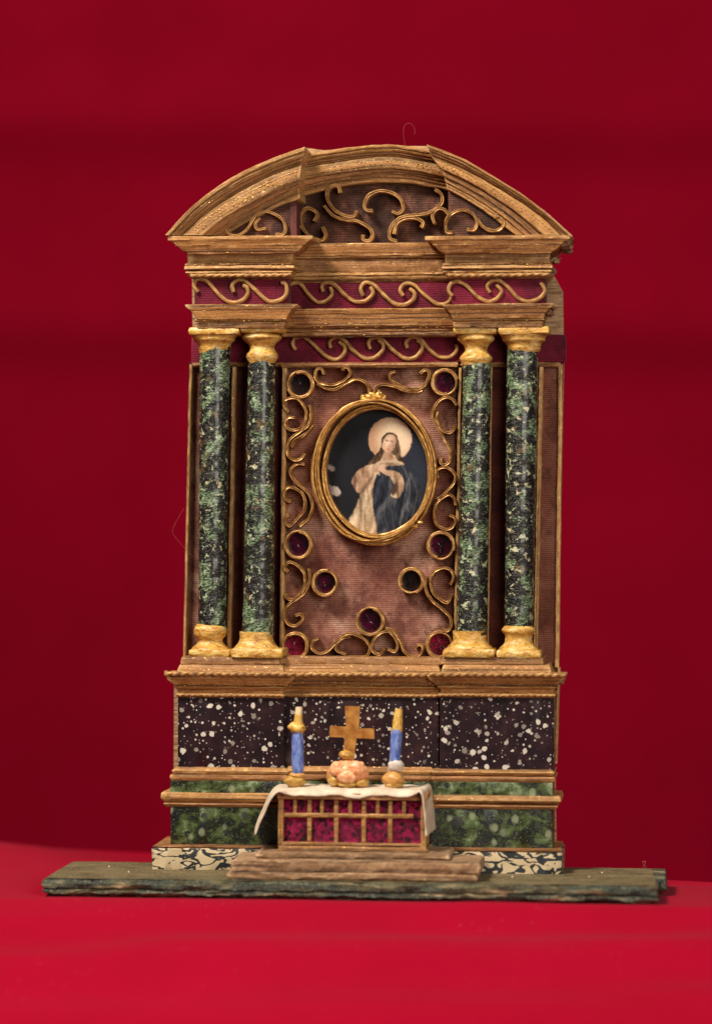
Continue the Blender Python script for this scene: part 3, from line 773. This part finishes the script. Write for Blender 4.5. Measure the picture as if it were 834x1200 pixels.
NF0, NF1 = 1, 23
k = 6.95; o = (325, 425)
N = [(o, k, P) for P in (
    [(375, 95), (360, 52), (320, 55), (305, 110), (330, 155), (400, 180), (480, 175), (550, 137), (593, 92), (575, 45), (538, 37), (532, 62)],
    [(320, 170), (390, 208), (470, 215), (550, 175), (620, 137), (690, 147), (735, 190), (745, 245)],
    [(88, 405), (50, 340), (70, 300), (140, 288), (200, 330), (232, 410), (222, 490), (170, 542), (100, 545), (65, 500), (85, 452), (137, 450)],
    [(260, 345), (272, 420), (248, 510), (172, 572), (105, 625), (78, 700), (88, 760), (135, 795), (190, 785), (218, 740)],
    [(288, 508), (215, 590), (135, 640), (112, 690)])]
o = (425, 425)
N += [(o, k, P) for P in (
    [(265, 75), (222, 90), (225, 140), (290, 180), (380, 212), (470, 205), (525, 150), (540, 80), (502, 60), (465, 90)],
    [(97, 242), (110, 197), (170, 177), (260, 195), (340, 228), (420, 240), (480, 222)],
    [(762, 347), (735, 305), (680, 282), (620, 310), (575, 380), (570, 460), (610, 530), (650, 600), (685, 660), (712, 720), (705, 800), (665, 832), (632, 812), (635, 775)],
    [(610, 400), (600, 470), (640, 545), (700, 573), (740, 545), (740, 505)])]
k = 8.57; o = (485, 480)
N += [(o, k, P) for P in (
    [(240, 690), (225, 612), (300, 580), (380, 615), (412, 680), (385, 760), (310, 840), (235, 900)],
    [(415, 960), (400, 890), (350, 857), (280, 888), (222, 950), (205, 1060), (228, 1150), (300, 1202), (370, 1192), (412, 1130), (400, 1082), (352, 1062)])]
o = (325, 520)
N += [(o, k, P) for P in (
    [(272, 205), (190, 207), (130, 272), (152, 342), (222, 420), (300, 490), (340, 570), (345, 680), (300, 760), (222, 830)],
    [(132, 582), (77, 550), (75, 470), (122, 437), (200, 463), (260, 520), (278, 600), (258, 680), (190, 765), (120, 828), (77, 790), (82, 742), (112, 715)])]
k = 7.055; o = (325, 610)
N += [(o, k, P) for P in (
    [(90, 425), (60, 388), (95, 347), (160, 370), (218, 440), (224, 540), (180, 617), (112, 658), (67, 632), (77, 605)],
    [(258, 400), (262, 500), (227, 592), (152, 652), (77, 712), (57, 790), (92, 860), (150, 870), (205, 822), (195, 777), (150, 787)],
    [(337, 977), (292, 1002), (287, 1060), (342, 1098), (420, 1078), (480, 1010), (560, 942), (650, 947), (720, 987), (763, 1050), (740, 1118), (692, 1128)],
    [(565, 1112), (492, 1080), (482, 1030), (532, 977), (602, 965)])]
k = 6.95; o = (425, 610)
N += [(o, k, P) for P in (
    [(710, 522), (738, 450), (700, 397), (630, 392), (572, 430), (548, 500), (572, 588), (630, 648), (690, 668), (720, 602)],
    [(505, 462), (512, 560), (560, 650), (640, 720), (708, 790), (715, 860), (682, 903), (642, 880)],
    [(170, 1045), (132, 1093), (77, 1060), (77, 990), (132, 925), (200, 907), (258, 950), (283, 1020), (260, 1068), (202, 1050)],
    [(182, 877), (250, 902), (300, 980), (330, 1060), (390, 1108), (460, 1093), (488, 1040), (460, 1012), (422, 1040)])]
for o_, k_, P in N: ribbon(pts_of(o_, k_, P), 3.3, NF0, NF1 + random.uniform(-2.5, 1), GILT, niche)
for cx, cy, r, gm in ((351.6, 450.4, 14.6, GEMD), (520.3, 448.2, 14.2, GEM), (349.2, 638, 15.2, GEM), (380.4, 683.6, 14.0, GEM), (345.6, 756.6, 14.4, GEMR),
                      (433.4, 728, 15.4, GEM), (516, 639.5, 15.0, GEM), (481, 680.8, 13.8, GEMD), (514.4, 756, 14.4, GEMR)):
    m = MB(); sd = m.seed; turns = 1.75; n = 110; path = []
    a0 = random.uniform(0, 6.28)
    for i in range(n + 1):
        a = a0 + 2 * math.pi * turns * i / n; rr = r - 1.6 + 2.8 * i / n + .5 * nz(a * .7, sd, 1)
        path.append(Vector(XZ(cx + rr * math.cos(a), cy + rr * 1.04 * math.sin(a), NF1 - 1)))
    def sec(i, t):
        g = NF1 - 1 + 1.2 * nz(i * .05, sd, 3); h = 1.25
        return [(-h, 1), (-h, g - .7), (-h * .4, g), (h * .4, g), (h, g - .7), (h, 1)]
    m.sweep(path, sec); ring = m.build('quilled_ring', GILT, niche, smooth=50)
    x, z = XZ(cx, cy, 5); m = MB(); rows = []
    for q in range(6):
        rows.append([(x + (r * q / 5.0 + .01) * math.cos(2 * math.pi * i / 26), 6 + .8 * nz(i, q * .9, sd) - (.8 if q == 5 else 0), z + (r * q / 5.0 + .01) * math.sin(2 * math.pi * i / 26)) for i in range(26)])
    m.grid(rows, wrap=True, caps=False); m.build('gem', gm, ring)

# ------------------------------------------------------------------ oval picture hanging in the niche
PIC = thing('oval_picture', 'oval holy picture of robed haloed woman in twisted gold frame', 'picture', Wp(X(438, 10), 10, Z(637, 10)))
def oval(cx, cy, rx, ry, rot, n=120, w=0, seed=0):
    out = []
    for i in range(n):
        a = 2 * math.pi * i / n; r = 1 + w * nz(math.cos(a) * 1.3, math.sin(a) * 1.3, seed)
        x, y = rx * r * math.cos(a), ry * r * math.sin(a)
        out.append((cx + x * math.cos(rot) - y * math.sin(rot), cy + x * math.sin(rot) + y * math.cos(rot)))
    return out
for i, (rx, ry, th, f0, f1, dx, dy, rot, w) in enumerate(((72, 84, 3.6, 2, 26, 0, 0, -.03, .03), (66.5, 80.5, 3.0, 3, 29, 0, .5, -.09, .04), (62.5, 77.5, 2.8, 3, 25, 2.5, -.5, .03, .045), (60.5, 75, 3.4, 3, 22, 3, .5, -.05, .03), (69, 82, 2.2, 3, 30, -.5, 0, .06, .045))):
    path = [Vector(XZ(*p, f1)) for p in oval(438.5 + dx, 552.5 + dy, rx, ry, rot, 150, w, i * 5.3)]
    m = MB(); sd = m.seed
    def sec(j, t):
        k_ = path[j]; h = th / 2 * (1 + .3 * nz(k_[0] * .05, k_[1] * .05, sd)); g = f1 + 1.8 * nz(k_[0] * .03, k_[1] * .03, sd + 2)
        return [(-h, f0), (-h, g - .9), (-h * .4, g), (h * .4, g), (h, g - .9), (h, f0)]
    m.sweep(path, sec, loop=True); m.build('frame_ribbon', GLEAM, PIC, smooth=50)
for x, y, f, r in ((437, 463.5, 24, (5, 4, 4)), (444.5, 463, 24, (4, 4, 5)), (429, 465.5, 22, (6, 4, 3.5)), (449, 466, 22, (3, 3, 3)), (492, 612, 25, (3.5, 2.5, 2)), (486, 617, 25, (4, 2, 2)), (410, 628, 26, (4, 2, 2))):
    a = XZ(x, y, f); MB().blob((a[0], f, a[1]), r, .5, lumps=.3).build('gold_bead', GOLD, PIC)
def picture():
    cx, cy, rx, ry = 440.5, 553, 62.5, 76; fp = 8
    n_r, n_a = 96, 220
    P = [(cx, cy)]; faces = []
    for j in range(1, n_r + 1):
        for i in range(n_a):
            a = 2 * math.pi * i / n_a; P.append((cx + rx * j / n_r * math.cos(a), cy + ry * j / n_r * math.sin(a)))
    for i in range(n_a): faces.append((0, 1 + i, 1 + (i + 1) % n_a))
    for j in range(n_r - 1):
        b0 = 1 + j * n_a; b1 = b0 + n_a
        for i in range(n_a): faces.append((b0 + i, b1 + i, b1 + (i + 1) % n_a, b0 + (i + 1) % n_a))
    q = np.array(P)
    wv = np.array([(nz(a * .22, b * .22, 1) + .6 * nz(a * .6, b * .6, 4), nz(a * .22, b * .22, 9) + .6 * nz(a * .6, b * .6, 14)) for a, b in P])
    px, py = q[:, 0] + .9 * wv[:, 0], q[:, 1] + .9 * wv[:, 1]
    fold = np.array([.75 * nz(a * .16 + b * .03 + 1.2 * nz(a * .04, b * .04, 2), b * .03, 21) + .3 * nz(a * .4 - b * .05, b * .08, 25) for a, b in P])
    dab = np.array([nz(a * .35, b * .35, 31) + .6 * nz(a * 1.1, b * 1.1, 35) for a, b in P])
    col = np.zeros((len(P), 3)); col[:] = (.010, .010, .013)
    col += np.clip((px - 440)[:, None] / 60, 0, 1) * np.array((.012, .018, .032))
    def put(a, c):
        a = np.clip(a, 0, 1)[:, None]; col[:] = col * (1 - a) + np.array(c) * a
    def ell(x, y, a, b, rot=0, soft=1.2):
        dx, dy = px - x, py - y; u = dx * math.cos(rot) + dy * math.sin(rot); v = -dx * math.sin(rot) + dy * math.cos(rot)
        return (1 - np.sqrt((u / a) ** 2 + (v / b) ** 2)) * min(a, b) / soft + .5
    def pol(pts, soft=1.2):
        pts = [(p[0], p[1]) for p in catmull([(*p, 0) for p in pts], 2, True)]
        ins = np.zeros(len(px), bool); dmin = np.full(len(px), 1e9)
        for (x0, y0), (x1, y1) in zip(pts, pts[1:] + pts[:1]):
            c = ((y0 > py) != (y1 > py)); xi = (x1 - x0) * (py - y0) / ((y1 - y0) if abs(y1 - y0) > 1e-9 else 1e-9) + x0
            ins ^= c & (px < xi)
            dx, dy = x1 - x0, y1 - y0; t = np.clip(((px - x0) * dx + (py - y0) * dy) / (dx * dx + dy * dy + 1e-9), 0, 1)
            dmin = np.minimum(dmin, np.hypot(px - x0 - t * dx, py - y0 - t * dy))
        return np.where(ins, dmin, -dmin) / soft + .5
    g = lambda x, y: (360 + x / 5.21, 460 + y / 5.21)
    put(ell(457, 514.8, 25.5, 25.5), (.46, .26, .15)); put(np.clip(ell(466, 512, 22, 24, 0, 16), 0, 1) * np.clip(ell(457, 514.8, 25.2, 25.2), 0, 1), (.72, .54, .36))
    put(ell(388, 548.5, 5, 2.6, .5), (.33, .28, .26)); put(ell(392, 575.5, 7.5, 5, .3), (.45, .37, .31)); put(ell(386, 574, 3, 6, 0), (.25, .2, .24))
    def body(mask, dark, mid_, light, k=1.0):
        v = np.clip(.46 + k * fold + .12 * dab, 0, 1)[:, None]; d, c_, l = (np.array(w_) for w_ in (dark, mid_, light))
        tone = np.where(v < .5, d + (c_ - d) * v * 2, c_ + (l - c_) * (v - .5) * 2)
        a = np.clip(mask, 0, 1)[:, None]; col[:] = col * (1 - a) + tone * a
    CLK = ((.006, .007, .011), (.022, .026, .038), (.10, .10, .105)); DRS = ((.17, .105, .06), (.44, .31, .19), (.68, .54, .37))
    body(pol([g(450, 425), g(560, 420), g(640, 490), g(695, 590), g(680, 700), g(655, 860), g(420, 910), g(385, 700), g(380, 510)]), *CLK)
    body(pol([g(345, 520), g(450, 440), g(425, 560), g(400, 700), g(445, 910), g(350, 910), g(225, 870), g(300, 690), g(330, 600)]), *DRS)
    body(pol([g(430, 500), g(470, 600), g(470, 760), g(520, 900), g(440, 905), g(408, 720), g(398, 590)], 2), *CLK)
    body(pol([g(272, 545), g(305, 480), g(380, 440), g(425, 450), g(415, 510), g(375, 590), g(310, 612)]), (.15, .08, .05), (.38, .23, .14), (.62, .44, .29), 1.2)
    put(pol([g(330, 590), g(400, 500), g(395, 530), g(340, 610)], 3) * .7, (.10, .055, .035))
    body(pol([g(490, 480), g(560, 490), g(592, 560), g(560, 640), g(508, 628), g(532, 570)]), (.16, .09, .055), (.42, .27, .165), (.66, .48, .32), 1.2)
    put(pol([g(505, 590), g(545, 545), g(550, 600), g(520, 632)], 2) * .75, (.06, .035, .025))
    for a, b, c_, w in (((575, 440), (625, 560), (610, 720), 9), ((620, 490), (668, 600), (640, 760), 8), ((600, 620), (575, 740), (560, 850), 7), ((480, 640), (470, 740), (500, 860), 6), ((540, 660), (520, 760), (535, 860), 6)):
        for h in catmull([(*g(*a), 0), (*g(*b), 0), (*g(*c_), 0)], .8):
            put((1 - np.hypot(px - h[0], py - h[1]) / (w / 5.21)) * .13, (.21, .205, .20))
    put(pol([g(415, 440), g(450, 400), g(520, 388), g(575, 415), g(590, 440), g(500, 445), g(440, 462)]), (.50, .35, .23))          # collar
    put(pol([g(440, 440), g(500, 425), g(560, 435), g(500, 450)], 2) * .7, (.20, .12, .075))
    hair = pol([g(450, 330), g(455, 275), g(505, 240), g(550, 268), g(566, 340), g(575, 390), g(600, 430), g(550, 415), g(528, 380), g(470, 385), g(430, 425), g(368, 440), g(405, 395)])
    body(hair, (.014, .008, .005), (.050, .027, .015), (.15, .085, .045), 1.3)
    put(pol([g(468, 365), g(512, 365), g(525, 405), g(462, 412)], 1.6), (.40, .235, .145)); put(pol([g(495, 372), g(520, 372), g(522, 400), g(500, 400)], 2.5) * .6, (.22, .115, .07))
    fx, fy = g(500, 312)
    put(ell(fx, fy, 7.4, 11.0, .30), (.50, .30, .19)); put(ell(fx - 1.6, fy - 1.2, 4.8, 8, .3, 4) * .8, (.70, .48, .33)); put(ell(fx + 4.2, fy + 3, 2.6, 6, .3, 3) * .6, (.30, .16, .10))
    put(ell(fx - 1.0, fy + 4.2, 2.2, 1.6, 0, 2) * .35, (.62, .28, .2))
    for ex, ey in ((fx - 2.9, fy - 2.6), (fx + 2.6, fy - 1.8)):
        put(ell(ex, ey - 1.6, 2.1, .5, .25, .7) * .7, (.16, .085, .05)); put(ell(ex, ey, 1.7, .95, .25, .8), (.60, .46, .36)); put(ell(ex + .2, ey - .2, .8, .8, 0, .6), (.04, .022, .016)); put(ell(ex, ey - .8, 1.8, .4, .25, .6), (.07, .035, .022))
    put(ell(fx + .2, fy + 1.2, .8, 3.0, .28, 1.2) * .45, (.32, .17, .105)); put(ell(fx - .6, fy + 3.8, 1.4, .6, .2, .8) * .7, (.28, .13, .08))
    put(ell(fx - 1.2, fy + 6.4, 1.9, .65, .25, .7), (.40, .11, .075)); put(ell(fx - 1.3, fy + 7.6, 1.5, .4, .25, .8) * .5, (.24, .12, .08))
    for hx, hy, rot, n_ in ((432, 466, -.42, 4), (478, 486, .55, 4)):                                                       # folded hands, fingers side by side
        bx, by = g(hx, hy); put(ell(bx, by, 7.5, 3.0, rot), (.44, .265, .17))
        for kx in range(n_):
            o_ = (kx - 1.5) * 1.35; ux, uy = math.cos(rot), math.sin(rot); sgn = 1 if rot < 0 else -1
            put(ell(bx + sgn * ux * 4.5 - uy * o_, by + sgn * uy * 4.5 + ux * o_, 5.2 - .4 * abs(kx - 1), .75, rot + .04 * kx, .7), (.62, .41, .28))
            put(ell(bx + sgn * ux * 4.5 - uy * (o_ + .7), by + sgn * uy * 4.5 + ux * (o_ + .7), 4.6, .3, rot, .6) * .6, (.20, .105, .065))
    col *= (1 + .10 * dab)[:, None]
    m = MB()
    for (x, y) in P:
        a = XZ(x, y, fp); m.add((a[0], fp + 1.5 * nz(x * .02, y * .02, 3), a[1]))
    m.f = faces
    t = NT('printed_picture'); ca = t.n('ShaderNodeAttribute'); ca.attribute_name = 'print'
    gr = t.noise((.9, .9, .9), 1, 2)
    c = t.mix(t.ramp(gr, [(.3, .12), (.7, 0)]), ca.outputs['Color'], (.02, .018, .02))
    mt = t.set(color=c, rough=.34, normal=t.bump(t.noise((.06, .06, .06), 1, 3), .12, .0006), spec=.25)
    ob = m.build('printed_image', mt, PIC, smooth=180)
    at = ob.data.attributes.new('print', 'FLOAT_COLOR', 'POINT')
    at.data.foreach_set('color', np.concatenate([col, np.ones((len(P), 1))], 1).astype(np.float32).ravel())
picture()

# ------------------------------------------------------------------ steps in front of the altar table
ZS1 = -390.5; ZS2 = -379.5
def stepbox(name, L, R, zb, zt, f0, f1, mat, parent=None, jit=2.0, ym=1015, **kw):
    m = MB(); zm = (zb + zt) / 2
    m.moulding(X(L, f1, ym), X(R, f1, ym), f0, f1, [(0, zb), (.8, zm), (0, zt)], jit, 1.6)
    return m.build(name, mat, parent, **kw)
st1 = thing('altar_step', 'wide low wooden step lying on the board edge, made of two strips', 'step', Wp(X(415, 140), 140, ZB + .9), 'steps before the altar table')
stepbox('strip', 266, 558, ZB + .8, ZB + 9.2, 88, 163, STEPM, st1, 1.3)
stepbox('strip', 271, 562, ZB + 9.0, ZS1, 80, 160, STEPM, st1, 1.6)
st2 = thing('altar_step', 'shorter upper wooden step directly under the altar table', 'step', Wp(X(415, 120), 120, ZS1), 'steps before the altar table')
stepbox('strip', 300, 526, ZS1 - .5, ZS2 - 3.2, 76.5, 146, STEPM, st2, 1.2)
stepbox('strip', 326, 500, ZS2 - 3.4, ZS2, 76.6, 137, STRAWD, st2, .7)

# ------------------------------------------------------------------ altar table
TF = 130
TAB = thing('altar_table', 'small altar table with gold grille over magenta foil front', 'table', Wp(X(412, 95), 95, ZS2))
zt = Z(931.5, TF, 412)
def tb(name, L, R, yt, yb, f0, f1, mat, jit=.35):
    m = MB(); y = (yt + yb) / 2
    m.moulding(X(L, f1, y), X(R, f1, y), f0, f1, [(0, Z(yb, f1, (L + R) / 2)), (.3, Z(y, f1, (L + R) / 2)), (0, Z(yt, f1, (L + R) / 2))], jit, .6)
    return m.build(name, mat, TAB)
tb('body', 328, 495, 934, 994.5, 78, TF - 9, GEMD)
tb('foil_panel', 331, 494, 936, 990, TF - 9, TF - 6, GLIT, .8)
tb('post', 326, 331.5, 933, 994, TF - 8, TF, STRAW)
tb('post', 493, 498.5, 933, 995, TF - 8, TF, STRAW)
tb('top_rail', 325, 500, 930, 937.5, 77, TF + 1.5, STRAWR, .6)
tb('bottom_rail', 330, 496, 988, 992, TF - 7, TF - .5, STRAWD, .8)
tb('sill', 327, 499, 992.5, 996, TF - 9, TF + 2.5, STRAWD, .6)
tb('crossbar', 331, 484, 953.5, 958.5, TF - 6.5, TF - 2, CORD)
for x in (362.5, 393.7, 426, 457): tb('bar', x - 2.4, x + 2.4, 937, 988.5, TF - 6.2, TF - 2.8, CORD)
for x in (345.5, 377, 410, 442.3, 473): tb('short_bar', x - 2.0, x + 2.0, 937, 954, TF - 6.2, TF - 3, CORD)
# side panels of the table
tb('side_panel', 497.2, 499.2, 936, 993, 78, TF - 7.5, STRAWR, .3)

def altar_cloth():
    m = MB(); f0, f1 = 64, TF + 4; rows = []; sts = []
    zt_ = Z(930, TF, 412) + 1.6
    prof = [XZ(303, 974, 100), XZ(307, 963, 100), XZ(315, 945, 100), XZ(322, 931, 100), XZ(328, 925.5, 110)]
    P = [(x, z) for x, z in prof]
    x0, x1 = X(335, 110, 925), X(490, 110, 925)
    P += [(x0 + (x1 - x0) * i / 10, zt_) for i in range(11)]
    P += [XZ(496, 925, 110), XZ(499, 934, 110), XZ(501, 952, 110), XZ(503, 977, 110)]
    path = resample(catmull([(*p, 0) for p in P], 1.5), 110)
    xl, xr = x0, x1
    nv = 26
    for j in range(nv + 1):
        v = j / nv; row = []; st = []
        for i, p in enumerate(path):
            x, z = p[0], p[1]
            top = max(0, min(1, (x - xl + 6) / 16)) * max(0, min(1, (xr + 6 - x) / 16))
            f = f0 + (f1 - f0) * v
            w = 1.1 * nz(x * .05, f * .05, 2) + .8 * nz(x * .11, f * .03, 6)
            zz = z + top * (1.0 + abs(w) * 1.6); 
            if v > .84 and top > 0:                       # front lip hangs a little over the edge
                d = (v - .84) / .16; zz -= top * d * d * (6.5 + 3 * nz(x * .035, 1, 4)); f -= top * 1.0 * d
            if top < .5:                                  # side drops: narrower towards their ends, wavy edges
                f = f + (1 - top) * 14 * (v - .5) + 2 * nz(z * .1, v * 3, 7); x += 1.5 * nz(z * .06, v * 4, 11) + ((1 - top) * 11 * (v - .5) - (1 - top) * 3 if x < xl else (1 - top) * -4 * (v - .5))
            row.append((x, f, zz)); st.append((i * 2.2, f, 0))
        rows.append(row); sts.append(st)
    m.grid(rows, sts)
    o = m.build('altar_cloth', LINEN, smooth=180, label='cream linen cloth draped over the altar table with short ends hanging down', cat='cloth')
    s = o.modifiers.new('thickness', 'SOLIDIFY'); s.thickness = 1.7 * U; s.offset = 1
    return o
altar_cloth()
ZC = Z(930, TF, 412) + 5.2                          # where the ornaments stand on the cloth

# ------------------------------------------------------------------ candlesticks and cross
def stick(label, cx, f, parts):
    t = thing('candlestick', label, 'candlestick', Wp(X(cx, f, 910), f, ZC - 1), 'candlesticks on the altar cloth')
    zref = Z(919, f, cx)
    dz = ZC - 1 - zref
    for nm, kind, mat, a in parts:
        m = MB()
        if kind == 'blob':
            x, y, rx, ry = a; p = XZ(x, y, f); m.blob((p[0], f, p[1] + dz), (rx, rx * .9, ry), .25, 1.5, lumps=.12)
        else:
            pr = catmull([(r, Z(y, f, cx) + dz, 0) for x, y, r in a], 1.5); xb = X(a[0][0], f, a[0][1]); xt = X(a[-1][0], f, a[-1][1])
            m.lathe(xb, f, [(p[0], p[1]) for p in pr], 20, (xt - xb, 0), jit=.5)
        m.build(nm, mat, t, smooth=60)
stick('blue candlestick with round yellow collar and white-tipped candle', 347.5, 104, [
    ('foot', 'blob', AMBER, (345, 912, 12, 7)), ('foot_ring', 'blob', ORANGE, (348, 905, 9, 4)),
    ('stem', 'lathe', BLUE, [(349, 903, 5.5), (349, 895, 7), (349, 875, 7), (349, 860, 6.4), (348.5, 853, 5)]),
    ('collar', 'blob', YELLOW, (348.3, 849.5, 9.8, 6.8)), ('nozzle', 'lathe', YELLOW, [(349, 846, 6.3), (349.6, 840, 5), (350, 833, 4.6)]),
    ('candle', 'lathe', IVORY, [(349.8, 838, 4.3), (350, 831, 4.3), (350.3, 825, 3.9)])])
stick('leaning blue and yellow candlestick with lumpy white knop and orange foot', 461, 104, [
    ('foot', 'blob', ORANGE, (460.5, 908, 12.5, 9)), ('foot_ring', 'blob', AMBER, (461, 915, 10.5, 4.5)),
    ('knop', 'blob', WHITEW, (463.5, 892, 9, 8)), ('knop', 'blob', WHITEW, (459, 896, 5, 5)),
    ('stem', 'lathe', BLUE, [(462.3, 888, 6), (463, 875, 6.4), (464, 860, 6.6), (465, 850, 6)]),
    ('drip', 'lathe', YELLOW, [(460, 866, 2.2), (460.8, 858, 3.4), (462, 849, 4)]),
    ('candle', 'lathe', YELLOW, [(465, 853, 6.2), (466, 842, 5.6), (466.6, 833, 5), (467, 826, 4)])])

CR = thing('altar_cross', 'flat bronze cross standing on a lumpy coral pink base', 'cross', Wp(X(408, 100), 100, ZC - 1.5))
fcr = 100; dz = ZC - 1 - Z(920, fcr, 408)
def lift(o): o.location.z += dz * U; return o
m = MB(); m.prism([XZ(x, y, fcr) for x, y in ((401, 893), (414, 893), (417.5, 862), (438.5, 863), (438, 851), (420.5, 851), (421.5, 825), (404, 824.5), (405.5, 849), (386.5, 848), (386, 860.5), (404, 861.5))], fcr - 2, fcr + 2, .6)
lift(m.build('cross', BRONZE, CR))
p = XZ(405, 882, fcr + 3); lift(MB().blob((p[0], fcr + 3, p[1]), (8, 6, 5.5), .25).build('collar', AMBER, CR))
for nm, mt, x, y, df, r in (('base', CORAL, 408, 903, 0, (22, 17, 15)), ('base_lump', CORAL, 397, 899, 9, (10, 8, 9)), ('base_lump', CORAL, 417, 898, 10, (11, 8, 9)), ('base_lump', CORAL, 406, 908, 14, (11, 6, 7)),
                            ('base_foot', AMBER, 393, 911, 4, (8.5, 9, 8)), ('base_foot', AMBER, 423, 914, 4, (8.5, 10, 5.5)), ('base_foot', AMBER, 408, 916, 8, (12, 9, 4.5)), ('base_lump', CORAL, 424, 903, 6, (7, 7, 9))):
    p = XZ(x, y, fcr + df); lift(MB().blob((p[0], fcr + df, p[1]), r, .25, 1.6, lumps=.12, nu=26, nv=16).build(nm, mt, CR, smooth=60))

# ------------------------------------------------------------------ stray fibres
def fibre(P, f, label, r=.13):
    path = [Vector(XZ(q[0], q[1], f)) for q in catmull([(*q, 0) for q in P], 1.5)]
    m = MB(); m.sweep(path, lambda i, t: [(r * math.cos(a), f + 4 * math.sin(t * 3) + r * math.sin(a)) for a in [2 * math.pi * q / 5 for q in range(5)]])
    return m.build('stray_thread', THREAD, label=label, cat='thread')
fibre([(216.5, 595), (211, 604), (203, 622), (209, 633), (218, 643), (226, 652)], 16, 'fine stray thread looping off the left edge of the altarpiece')
fibre([(475, 171), (473, 160), (474, 148), (481, 145), (486, 152), (485, 158)], 30, 'fine curled hair standing on top of the arched pediment')
fibre([(752, 1018), (754, 1013), (752, 1010), (756, 1009), (755, 1014), (757, 1018)], 12, 'tiny pale fibre curl on the far corner of the board', .4)
